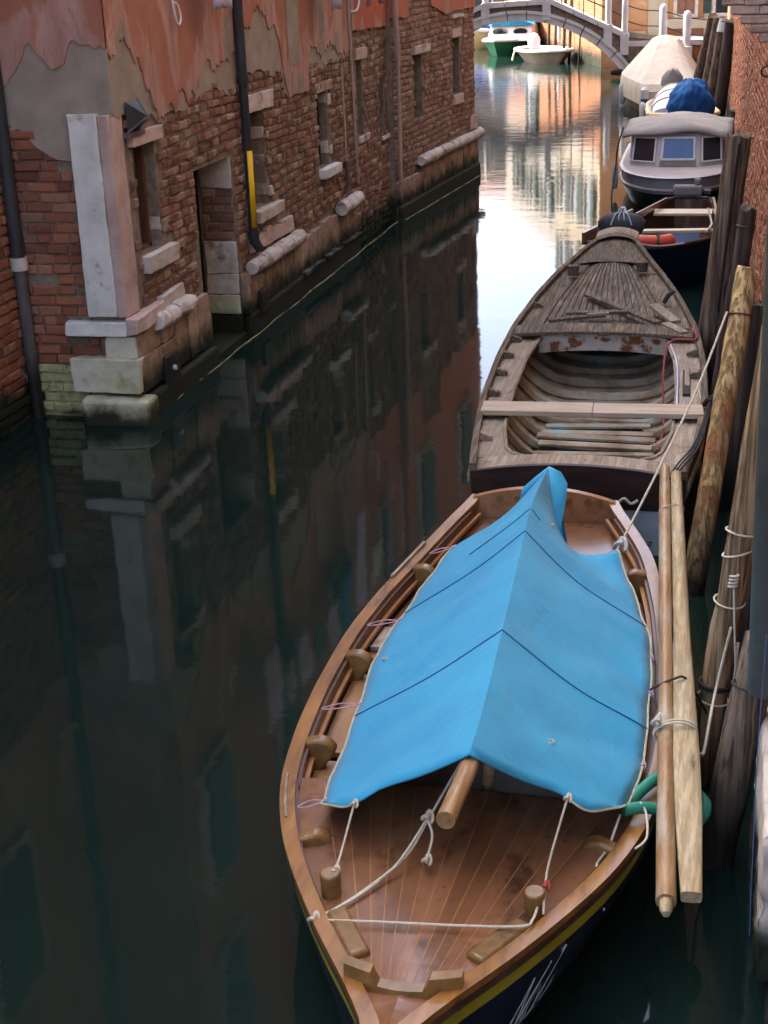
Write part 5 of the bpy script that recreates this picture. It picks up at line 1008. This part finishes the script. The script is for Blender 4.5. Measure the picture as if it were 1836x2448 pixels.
# ---------------------------------------------------------------- open blue boat with the orange fender
b3_ = thing('motor_boat', 'open dark blue boat with brown gunwales and an orange fender inside', 'boat', (-.85, 16.6, 0))
o3 = smooth_path([(-1.52, 15.2, 0), (-1.15, 15.1, 0), (-.7, 15.15, 0), (-.2, 15.6, 0), (-.16, 16.2, 0), (-.22, 17.2, 0), (-.29, 18.05, 0), (-.55, 18.1, 0), (-.80, 18.05, 0), (-.98, 17.2, 0), (-1.2, 16.3, 0), (-1.42, 15.5, 0)], 3)[:-1]
z3 = lambda p: .50 + .05 * max(0, (15.6 - p[1])) - .05 * math.exp(-((p[0] + .8) / .35) ** 2) * (1 if p[1] < 15.7 else 0)
hull([tuple(p) for p in o3], z3, b3_, 'navy', 'inner_wood', .8, wall=.03, gun='rub', gun_r=.022)
bar((-1.53, 15.15, .56), (-1.12, 16.5, .58), .03, .13, 'washboard', 'mahogany', b3_); bar((-1.08, 16.55, .56), (-.80, 17.7, .55), .03, .06, 'washboard', 'mahogany', b3_)
bar((-.16, 15.9, .56), (-.26, 17.6, .55), .03, .1, 'washboard', 'varnish', b3_)
MB().quad((-1.2, 15.4, .2), (-.35, 15.8, .2), (-.4, 17.6, .2), (-.9, 17.6, .2)).build('floor_cloth', 'blue_in', b3_); MB().quad((-.95, 15.22, .42), (-.35, 15.5, .42), (-.35, 15.9, .3), (-1.0, 15.8, .3)).build('bow_cloth', 'blue_in', b3_)
bar((-1.4, 15.35, .50), (-.95, 17.2, .50), .035, .025, 'inner_rail', 'seat_wood', b3_)
bar((-1.12, 16.05, .475), (-.2, 16.15, .475), .12, .03, 'thwart', 'hull_cream', b3_); bar((-.92, 17.25, .48), (-.26, 17.25, .48), .32, .03, 'thwart', 'hull_cream', b3_)  # cream colour stands in for bright sky reflected on the thwarts
mo_ = bar((-.75, 18.1, .6), (-.40, 18.1, .6), .14, .13, 'motor_cover', 'grey_canvas', b3_, .03); bar((-.5, 18.12, .7), (-.42, 18.12, .7), .1, .08, 'motor_head', 'grey_canvas', b3_, .02)
bar((-.38, 18.1, .58), (-.3, 18.1, .58), .1, .05, 'bracket', 'rubber', b3_)
of = thing('fender', 'orange sausage fender lying inside the bow of the blue boat', 'fender', (-.95, 15.3, .48)); MB().tube(smooth_path([(-1.18, 15.32, .51), (-1.12, 15.3, .515), (-.9, 15.28, .505), (-.72, 15.32, .50), (-.64, 15.4, .50)], 5), [.03] + [.075] * 19 + [.03], 12).build('body', 'orange', of, smooth=True); MB().tube([(-.76, 15.22, .5), (-.77, 15.30, .59), (-.78, 15.4, .5)], .022, 6).build('strap', 'rub', of)
rope([(-1.3, 15.25, .57), (-1.2, 15.12, .53), (-1.1, 15.05, .56), (-1.0, 15.1, .53), (-.75, 15.1, .5), (-.5, 15.25, .50)], .01, 'rope_pink', 'pinkish rope lying along the bow of the blue boat', 'rope')
rope([(-.3, 16.9, .58), (-.26, 16.6, .5), (-.25, 16.2, .52), (-.3, 15.9, .5)], .012, 'rope', 'white rope hanging over the side of the blue boat', 'rope')
# ---------------------------------------------------------------- cabin boat
b4 = thing('cabin_boat', 'pale cabin boat with three front windows and a grey canvas roof', 'boat', (-.85, 22, 0))
o4 = [tuple(p) for p in smooth_path([(-1.64, 21.5, 0), (-1.52, 20.75, 0), (-1.2, 20.2, 0), (-.85, 20.05, 0), (-.5, 20.15, 0), (-.2, 20.55, 0), (-.06, 21.2, 0), (-.05, 22.5, 0), (-.08, 24.2, 0), (-.85, 24.3, 0), (-1.6, 24.2, 0), (-1.66, 22.5, 0)], 3)[:-1]]
hull(o4, .46, b4, 'hull_bottle', None, .84, mid=.22, top_mat='hull_grey')
c4 = Vector((-.86, 22.1, 0)); rk = lambda k, z: [((p[0] - c4.x) * k + c4.x, (p[1] - c4.y) * k + c4.y, z) for p in o4]
MB().loft([rk(1.01, .44), rk(1.02, .46), rk(.97, .475), rk(.95, .47)], True, False, True).build('deck', 'cabin', b4, smooth=True, sharp=35)
MB().tube(rk(1.0, .29) + [rk(1.0, .29)[0]], .022, 8).build('rub_rail', 'cabin', b4, smooth=True); MB().tube(rk(1.0, .45) + [rk(1.0, .45)[0]], .018, 8).build('toe_rail', 'cabin', b4, smooth=True)
cb = [(-1.5, 21.25), (-1.12, 21.05), (-.52, 21.05), (-.2, 21.3), (-.18, 22.8), (-1.52, 22.8)]; ct = [(-1.46, 21.45), (-1.1, 21.3), (-.54, 21.3), (-.23, 21.5), (-.2, 22.8), (-1.5, 22.8)]
MB().loft([[(x, y, .46) for x, y in cb], [(x, y, .90) for x, y in ct]], True, False, True).build('cabin', 'cabin', b4)
def face_pt(i, s_, z, off=0):
    j = (i + 1) % 6; t = (z - .46) / .44
    a_ = Vector((*cb[i], .46)).lerp(Vector((*ct[i], .90)), t); b_ = Vector((*cb[j], .46)).lerp(Vector((*ct[j], .90)), t); p = a_.lerp(b_, s_); d = (b_ - a_).normalized(); n_ = Vector((d.y, -d.x, 0)); return p + n_ * off
for i, s0, s1, z0, z1, mt in ((0, .1, .92, .53, .84, 'glass'), (1, .12, .88, .56, .84, 'blue_glass'), (2, .1, .9, .53, .84, 'glass'), (5, .55, .9, .56, .84, 'glass'), (5, .1, .45, .56, .84, 'glass')):
    w_ = MB().quad(face_pt(i, s0, z0, .008), face_pt(i, s1, z0, .008), face_pt(i, s1, z1, .008), face_pt(i, s0, z1, .008)).build('window', mt, b4)
    fm = MB(); q = [(s0, z0), (s1, z0), (s1, z1), (s0, z1), (s0, z0)]
    for (a_, c_), (b_, d_) in zip(q, q[1:]): fm.tube([face_pt(i, a_, c_, .012), face_pt(i, b_, d_, .012)], .018 if mt == 'blue_glass' else .011, 6)
    fm.build('frame', 'white_paint', w_)
MB().quad(face_pt(1, .08, .475, .03), face_pt(1, .92, .475, .03), face_pt(1, .92, .55, .02), face_pt(1, .08, .55, .02)).build('step_board', 'hull_brown', b4)
mb = MB(); R_ = []
for k, y in enumerate(rng(21.2, 23.6, 8)):
    R_.append([(-.86 + .77 * s_ * (1.0 if y > 21.3 else .98), y + .16 * abs(s_) ** 2 * (1 if k < 2 else 0), .875 + .10 * (1 - s_ * s_) + .02 * math.sin(5 * s_ + k) + (.02 if 0 < k < 7 else -.035)) for s_ in rng(-1, 1, 16)])
mb.loft(R_, False).build('canvas_roof', 'grey_canvas', b4, smooth=True, sharp=60).modifiers.new('t', 'SOLIDIFY').thickness = .03
rope([(-1.62, 21.6, .95), (-1.68, 21.4, .7), (-1.7, 21.3, .4), (-1.72, 21.0, .1), (-1.7, 20.8, -.05)], .012, 'rope_black', 'dark rope hanging down the side of the cabin boat', 'rope')
tag(MB().tube([(-1.7, 21.5, .48), (-1.72, 21.5, .4), (-1.72, 21.5, .16), (-1.71, 21.5, .1)], [.02, .045, .045, .02], 10).build('fender', 'fender', smooth=True), 'small pale fender hanging on the cabin boat', 'fender')
# ---------------------------------------------------------------- white covered dinghy with blue outboard
b5 = thing('dinghy', 'white boat with a humped white cover and blue covered outboard', 'boat', (-1.1, 30, 0))
o5 = [tuple(p) for p in smooth_path([(-1.66, 28.35, 0), (-1.05, 28.25, 0), (-.44, 28.4, 0), (-.5, 29.4, 0), (-.62, 30.4, 0), (-1.0, 31.3, 0), (-1.4, 31.6, 0), (-1.75, 30.9, 0), (-1.82, 29.8, 0)], 3)[:-1]]
hull(o5, .40, b5, 'rubber', 'hull_grey', .85, wall=.06, gun='hull_cream', gun_r=.05)
mb = MB(); mb.loft([[(-1.22 + (-.03 * (y - 29)) + .42 * w_ * math.cos(t), y, .42 + .32 * hgt * math.sin(t)) for t in rng(0, PI, 14)] for y, w_, hgt in ((28.6, .9, .3), (28.9, 1.0, .75), (29.5, 1.05, 1.05), (30.2, 1.0, 1.2), (30.8, .8, 1.0), (31.3, .35, .4))], False, True, True); mb.build('cover', 'white_canvas', b5, smooth=True, sharp=60)
for y, sc in ((28.95, .77), (29.5, 1.06), (30.1, 1.2)): MB().tube([(-1.22 - .03 * (y - 29) + .43 * math.cos(t), y, .43 + .325 * sc * math.sin(t)) for t in rng(0, PI, 14)], .012, 5).build('cover_hoop', 'canvas', b5)
mb = MB(); R_ = []
for k, (z, w_, d_, dx) in enumerate(((.22, .34, .2, .02), (.4, .40, .26, .0), (.6, .42, .32, .02), (.8, .36, .32, .03), (.95, .26, .26, .03), (1.04, .1, .1, .02))):
    R_.append([(-.92 + dx + w_ * (1 + .10 * math.sin(5 * t + k * 1.3)) * math.cos(t), 28.15 + d_ * (1 + .10 * math.sin(4 * t + k)) * math.sin(t), z + .03 * math.sin(3 * t)) for t in rng(0, 2 * PI, 24)[:-1]])
mb.loft(R_, True, True, True).build('outboard_cover', 'blue_cover', b5, smooth=True, sharp=70); rough(bpy.data.objects['outboard_cover'], .08, 2)
for x in (-.62,): MB().tube([(x, 28.5, .42), (x, 28.5, .56)], .05, 8).build('cleat', 'fender', b5)
for (x, y, z0, z1, lab) in ((-1.86, 29.6, .52, .02, 'white fender hanging aslant on the white dinghy'), (-1.78, 28.7, .25, -.1, 'white fender dipping into the water by the dinghy corner'), (-2.62, 34.2, .5, .04, 'white fender hanging on the cream covered boat')):
    f_ = MB().tube([(x + .02, y, z1), (x + .02, y, z1 + .05), (x, y, z0 - .06), (x, y, z0)], [.03, .07, .07, .025], 10).build('fender', 'fender', smooth=True); tag(f_, lab, 'fender')
f_ = MB().tube([(-1.93, 31.3, .65), (-1.93, 31.3, .6), (-1.93, 31.3, .42)], [.04, .085, .085], 10).build('fender', 'fender', smooth=True); tag(f_, 'white fender with a blue end standing at the bow of the dinghy', 'fender')
MB().tube([(-1.93, 31.3, .42), (-1.93, 31.3, .3)], [.085, .07], 10).build('blue_end', 'blue_cover', f_, smooth=True)
f_ = MB().tube([(-.62, 31.2, .66), (-.62, 31.2, .4)], [.07, .09], 10).build('fender', 'fender', smooth=True); tag(f_, 'white fender standing between the dinghy and the piles', 'fender')
# ---------------------------------------------------------------- cream covered boat
b6 = thing('covered_boat', 'large boat under a cream canvas cover near the bridge', 'boat', (-1.75, 35, 0))
o6 = [tuple(p) for p in smooth_path([(-2.05, 32.1, 0), (-1.5, 31.95, 0), (-.95, 32.2, 0), (-.9, 34, 0), (-1.0, 36, 0), (-1.5, 37.8, 0), (-1.95, 38.2, 0), (-2.5, 37.2, 0), (-2.72, 35.5, 0), (-2.45, 33.5, 0)], 3)[:-1]]
hull(o6, .46, b6, 'canvas', None, .84)
c6 = Vector((-1.72, 34.9, 0)); r6 = lambda k, kx, z, dy=0: [((p[0] - c6.x) * kx + c6.x, (p[1] - c6.y) * k + c6.y + dy, z + .012 * math.sin(p[0] * 23 + p[1] * 9)) for p in o6]
MB().loft([r6(1.02, 1.03, .22), r6(1.02, 1.04, .5), r6(.98, 1.0, .64), r6(.40, .42, 1.26, .5), r6(.30, .34, 1.36, .5), r6(.05, .05, 1.42, .5)], True, False, True).build('cover', 'canvas', b6, smooth=True, sharp=24)
mb = MB(); mb.loft([[(-1.42 + w_ * math.cos(t), 32.1 + .2 * math.sin(t), z + .02 * math.sin(4 * t)) for t in rng(0, 2 * PI, 16)[:-1]] for z, w_ in ((.4, .22), (.6, .25), (.78, .22), (.9, .12), (.94, .03))], True, True, True); mb.build('motor_cover', 'grey_canvas', b6, smooth=True)

# ================================================================ footbridge
br = thing('footbridge', 'arched brick footbridge with white stone edging and posts', 'bridge', (-6.1, 43, 0))
YB0, YB1 = 42.0, 44.0
def arch(t, r_):
    a_ = math.radians(52.5) * (1 - 2 * t / PI); return (-6.12 + (3.68 + r_) * math.sin(a_), -2.14 + (3.68 + r_) * math.cos(a_))
deck = [(-9.2, 1.1), (-7.05, 1.9), (-5.2, 1.97), (-3.22, 1.06)]
mb = MB(); Tt = rng(PI, 0, 40)
for side, y in ((0, YB0), (1, YB1)):
    lo = [arch(t, 0) for t in Tt]
    for (x0, z0), (x1, z1) in zip(lo, lo[1:]): mb.quad((x0, y, z0), (x1, y, z1), (x1, y, max(z1, lerp_tab(deck, x1))), (x0, y, max(z0, lerp_tab(deck, x0))))
    mb.quad((-3.2, y, -1), (-2.0, y, -1), (-2.0, y, .9), (-3.2, y, 1.06)); mb.quad((-9.04, y, -1), (-12, y, -1), (-12, y, .8), (-9.04, y, 1.1))
mb.loft([[(x, YB0, z), (x, YB1, z)] for x, z in [(-3.2, -1)] + [arch(t, 0) for t in Tt[::-1]] + [(-9.04, -1)]], False)
mb.build('spandrel', 'far_brick', br)
MB().loft([[(x, YB0 - .05, z - .01), (x, YB1 + .05, z - .01)] for x, z in deck], False).build('deck', 'far_stone', br)
for k in range(13):
    t0, t1 = PI * (k + .03) / 13, PI * (k + .97) / 13; mb = MB()
    for r0, r1, d_ in ((0, .19, .05), (.19, .27, .1)):
        mb.loft([[(arch(t, r0)[0], YB0 - d_, arch(t, r0)[1]), (arch(t, r1)[0], YB0 - d_, arch(t, r1)[1]), (arch(t, r1)[0], YB0 + .05, arch(t, r1)[1]), (arch(t, r0)[0], YB0 + .05, arch(t, r0)[1])] for t in rng(t0, t1, 4)], True, True, True)
    mb.build('arch_stone', 'far_stone', br)
for k in range(len(deck) - 1):
    (x0, z0), (x1, z1) = deck[k], deck[k + 1]; n_ = max(1, round((x1 - x0) / .62))
    for j in range(n_):
        a_, b_ = j / n_, (j + 1) / n_ - .012
        pa = (x0 + (x1 - x0) * a_, z0 + (z1 - z0) * a_); pb = (x0 + (x1 - x0) * b_, z0 + (z1 - z0) * b_)
        mb = MB(); mb.loft([[(x, YB0 - .09, z - .015), (x, YB0 - .09, z + .125), (x, YB0 + .18, z + .125), (x, YB0 + .18, z - .015)] for x, z in (pa, pb)], True, True, True); mb.build('coping_stone', 'far_stone', br)
def post(x, y, z0, z1, r_, parent, ped=True):
    o = MB().tube([(x, y, z0 + .0), (x, y, z1 - .12), (x, y, z1 - .03), (x, y, z1)], [r_, r_, r_ * .75, r_ * .2], 14).build('post', 'far_stone', parent, smooth=True, sharp=50)
    if ped: MB().span((x - r_ * 1.35, y - r_ * 1.35, z0 - .55), (x + r_ * 1.35, y + r_ * 1.35, z0 + .02)).build('pedestal', 'far_stone', o, bevel=.015)
    return o
pp = [(-3.17, 1.12, 2.15), (-3.62, 1.36, 2.3), (-5.3, 2.08, 2.9), (-7.0, 2.0, 2.85)]
for x, z0, z1 in pp: post(x, YB0 + .03, z0, z1, .085, br)
for h_ in (.42, .8):
    MB().tube([(x, YB0 + .03, z0 + h_) for x, z0, z1 in sorted(pp)], .018, 6).build('rail', 'iron', br)
for k, x in enumerate(rng(-5.2, -3.7, 5)): MB().tube([(x, YB0 + .03, lerp_tab(deck, x)), (x, YB0 + .03, lerp_tab(deck, x) + .9)], .014, 6).build('baluster', 'iron', br)
# quay with bollard posts
qy = thing('quay', 'low brick quay with white stone edge and railing posts beside the bridge', 'quay', (-1.6, 42.5, 0))
MB().span((-3.1, 42.06, -1), (.5, 45.3, .78)).build('quay_wall', 'far_orange', qy)
for k in range(5): MB().span((-3.08 + .72 * k, 41.98, .785), (-3.08 + .72 * k + .71, 42.4, .93)).build('coping_stone', 'far_stone', qy, bevel=.01)
post(-2.15, 42.15, 1.0, 1.86, .105, qy); post(-1.5, 41.9, .75, 1.68, .11, qy)
for za, zb_, zc in ((1.72, 1.62, 1.5), (1.32, 1.2, 1.1)): MB().tube(smooth_path([(-3.17, 42.03, za + .15), (-2.7, 42.1, za), (-2.15, 42.15, za - .05), (-1.5, 41.9, zb_ - .12), (-.6, 41.7, zc - .1)], 4), .016, 6).build('rail', 'iron', qy)
MB().span((-3.1, 42.4, .785), (.5, 45.3, .84)).build('paving', 'far_stone', qy)
tag(MB().tube([(-3.5, 41.85, .12), (-3.3, 41.8, .14), (-3.1, 41.85, .13)], [.06, .09, .06], 8, True, .2).build('rock', 'stone', smooth=True), 'pale stone lump at the foot of the bridge arch', 'stone')

# ================================================================ buildings beyond the bridge
fb_ = thing('canal_building', 'cream and orange house on the quay behind the bridge', 'house', (-1.5, 47, 0))
FA = Wall((-4.1, 45.35), (1, 0), (0, -1)); FB = Wall((-4.1, 45.35), (-.36, 1), (-1, -.36))
FA.panel(0, 9, -1, 8.2, [], 0).build('wall', 'far_ochre', fb_); FB.panel(0, 15, -1, 2.7, [], 0).build('wall', 'far_orange', fb_); FB.panel(0, 5.5, 2.7, 8.2, [], 0).build('upper_wall', 'far_cream', fb_); FB.panel(5.5, 15, 2.7, 6.6, [], 0).build('upper_wall', 'far_grey', fb_); FB.slab(MB(), 0, 15, 2.62, 2.78, 0, .08).build('string_course', 'far_stone', fb_)
MB().quad((-4.4, 45.1, 8.2), (5, 45.1, 8.2), (5, 52, 10), (-6.5, 52, 10)).quad((-4.4, 45.1, 8.2), (-6.3, 50.9, 8.2), (-2, 51, 10), (-6.5, 52, 10)).build('roof', 'roof', fb_)
for u, w_ in ((1.35, .55), (2.95, .32), (3.72, .34)): FA.slab(MB(), u, u + w_, .85, 8.1, 0, .09).build('pilaster', 'far_cream', fb_)
FA.slab(MB(), 1.9, 5, 1.05, 1.32, 0, .12).build('base_band', 'far_cream', fb_); FA.slab(MB(), 0, 1.3, .85, 1.0, 0, .1).build('base_band', 'far_cream', fb_)
FA.slab(MB(), 1.92, 2.9, .84, 1.04, 0, .05).build('brick_dado', 'far_orange', fb_); FA.slab(MB(), 3.3, 5, .84, 1.04, 0, .05).build('brick_dado', 'far_orange', fb_)
for u, z in ((2.42, 1.45), (3.5, 1.45), (2.42, 4.4), (3.5, 4.4), (.7, 4.4), (5.0, 4.4)):
    wn = upper_window(FA, u, z, .5, 1.3, fb_, .05, 'shutter_brown' if u < 3 else 'shutter', closed=(u < 3))
for u, z in ((1.2, 3.4), (2.9, 3.4), (4.5, 3.4), (1.2, 5.8), (2.9, 5.8), (4.5, 5.8), (7.0, 4.0), (9.5, 4.0), (12, 4.0), (9.5, 1.2)): upper_window(FB, u, z, .8, 1.6, fb_, .03, 'shutter')
FA.slab(MB(), .25, .75, 1.0, 2.3, 0, .05).build('door', 'shutter_brown', fb_)
for k, (u, lab) in enumerate(((2.6, 'thin leaning pole against the orange wall nearest the arch foot'), (3.4, 'thin leaning pole against the orange wall behind the small grey boat'), (4.6, 'thin dark pole against the orange wall beside the white pole'), (5.6, 'thin dark pole against the orange wall next to the green boat'), (1.4, 'very thin dark stake standing in the water below the arch'))):
    b_ = FB.p(u, 0, .35); t_ = FB.p(u + .35, 2.0 if k < 4 else 1.1, .2); o = MB().tube([b_ - Vector((0, 0, .6)), b_, t_], .05 if k < 4 else .025, 8).build('pole', 'pile_dark', smooth=True); tag(o, lab, 'pole')
b_ = FB.p(4.2, .55, .3); tag(MB().tube([b_, b_ + Vector((0, 0, .08)), b_ + Vector((0, 0, .6)), b_ + Vector((0, 0, .65))], [.03, .07, .06, .03], 8).build('fender', 'fender', smooth=True), 'white fender hung on the orange wall under the bridge', 'fender')
fh = thing('canal_building', 'low ochre house with green shutters closing the canal beyond the boats', 'house', (-13, 61, 0))
FC = Wall((-24, 62.5), (1, -.2), (-.2, -1)); FC.panel(0, 15.5, -1, 5.6, [], 0).build('wall', 'far_cream', fh)
for u in (1.2, 3.4, 5.6, 7.8, 10, 12.2, 14.2):
    upper_window(FC, u, 3.2, .8, 1.4, fh, .03); upper_window(FC, u, .9, .8, 1.4, fh, .03, 'shutter_brown')
MB().quad((-24, 62.3, 5.6), (-8.4, 59.2, 5.6), (-8, 64, 7), (-24, 67, 7)).build('roof', 'roof', fh)
fl2 = thing('canal_building', 'house hidden round the corner behind the brick houses on the left bank', 'house', (-14, 34, 0))  # added unseen house, placed and raised to keep sun off bridge and boats
mb = MB(); mb.span((-22, 24.6, -1), (-10.3, 41, 13.5)); mb.build('wall', 'far_ochre', fl2); MB().quad((-22.2, 24.4, 13.5), (-10, 24.4, 13.5), (-12, 34.5, 15), (-20, 34.5, 15)).quad((-22.2, 41.2, 13.5), (-10, 41.2, 13.5), (-12, 34.5, 15), (-20, 34.5, 15)).build('roof', 'roof', fl2)
# ---------------------------------------------------------------- boats beyond the bridge
def far_hull(cx, cy, L, W, ang, zt, parent, mat, mat_in, bowrise=.2, **kw):
    pts = []
    for t in rng(0, 2 * PI, 28)[:-1]:
        a_ = math.cos(t); s_ = math.sin(t); y = -a_ * L / 2; x = s_ * W / 2 * (1 if a_ < 0 else (1 - max(0, a_) ** 3 * .75))
        x *= .9 if a_ < -.8 else 1
        pts.append((cx + x * math.cos(ang) - y * math.sin(ang), cy + x * math.sin(ang) + y * math.cos(ang), y))
    return hull([(p[0], p[1]) for p in pts], lambda p: zt + bowrise * max(0, -((p[0] - cx) * -math.sin(ang) + (p[1] - cy) * math.cos(ang)) / (L / 2)) ** 2, parent, mat, mat_in, **kw)
g1 = thing('cabin_boat', 'green and white cabin boat with a light blue canopy', 'boat', (-7.9, 52.5, 0))
far_hull(-7.95, 53.2, 4.6, 1.75, -.12, .46, g1, 'hull_green', None, .06, k_w=.72, gun='white_paint', gun_r=.05)
def cab(cx, y0, y1, w0, w1, z0, z1): return [[(cx - w0, y0, z0), (cx + w0, y0, z0), (cx + w0, y1, z0), (cx - w0, y1, z0)], [(cx - w1, y0 + .25, z1), (cx + w1, y0 + .25, z1), (cx + w1, y1, z1), (cx - w1, y1, z1)]]
MB().loft(cab(-7.78, 51.7, 54.6, .80, .70, .46, .98), True, False, True).build('cabin', 'white_paint', g1, bevel=.04)
for x0, x1 in ((-8.4, -7.88), (-7.68, -7.2)):
    m_ = (x0 + x1) / 2; hw = (x1 - x0) / 2; MB().tube([(m_, 51.80, .76), (m_, 51.86, .77)], hw, 20, flat=.42).build('window', 'glass', g1)
mb = MB(); mb.loft([[(-7.75 + .78 * s_, y, 0.98 + z_ + .16 * (1 - s_ ** 4)) for s_ in rng(-1, 1, 12)] for y, z_ in ((51.85, -.03), (52.1, .06), (53.5, .1), (54.8, .05))], False, True, True); mb.build('canopy', 'sky_cover', g1, smooth=True, sharp=60)
g2 = thing('motor_boat', 'cream hulled boat with a royal blue cover', 'boat', (-10.2, 57, 0))
far_hull(-9.55, 57.4, 5.5, 2.2, -.1, .5, g2, 'hull_cream', None, .25, k_w=.7, gun='white_paint', gun_r=.08)
mb = MB(); mb.loft([[(-9.55 + 1.0 * s_, y, .55 + z_ + .3 * (1 - s_ ** 4)) for s_ in rng(-1, 1, 12)] for y, z_ in ((55.5, -.02), (56.0, .16), (58.5, .2), (59.8, 0))], False, True, True); mb.build('cover', 'royal_cover', g2, smooth=True, sharp=60)
g3 = thing('dinghy', 'small brown and white dinghy with a white outboard', 'boat', (-6.1, 48.2, 0))
far_hull(-6.15, 48.3, 3.3, 1.5, .55, .36, g3, 'hull_brown', 'hull_grey', .06, k_w=.7, wall=.08, gun='fender', gun_r=.055)
mb = MB(); mb.loft([[(-6.62 + .2 * r_ * math.cos(t), 49.2 + .16 * r_ * math.sin(t), z) for t in rng(0, 2 * PI, 16)[:-1]] for r_, z in ((.7, .35), (1, .47), (1, .66), (.6, .8), (.1, .84))], True, True, True); mb.build('outboard', 'white_paint', g3, smooth=True)
rope([(-6.9, 47.6, .5), (-7.0, 47.4, .35), (-7.05, 47.3, .12)], .03, 'rope', 'pale rope hanging from the bow of the small dinghy', 'rope')
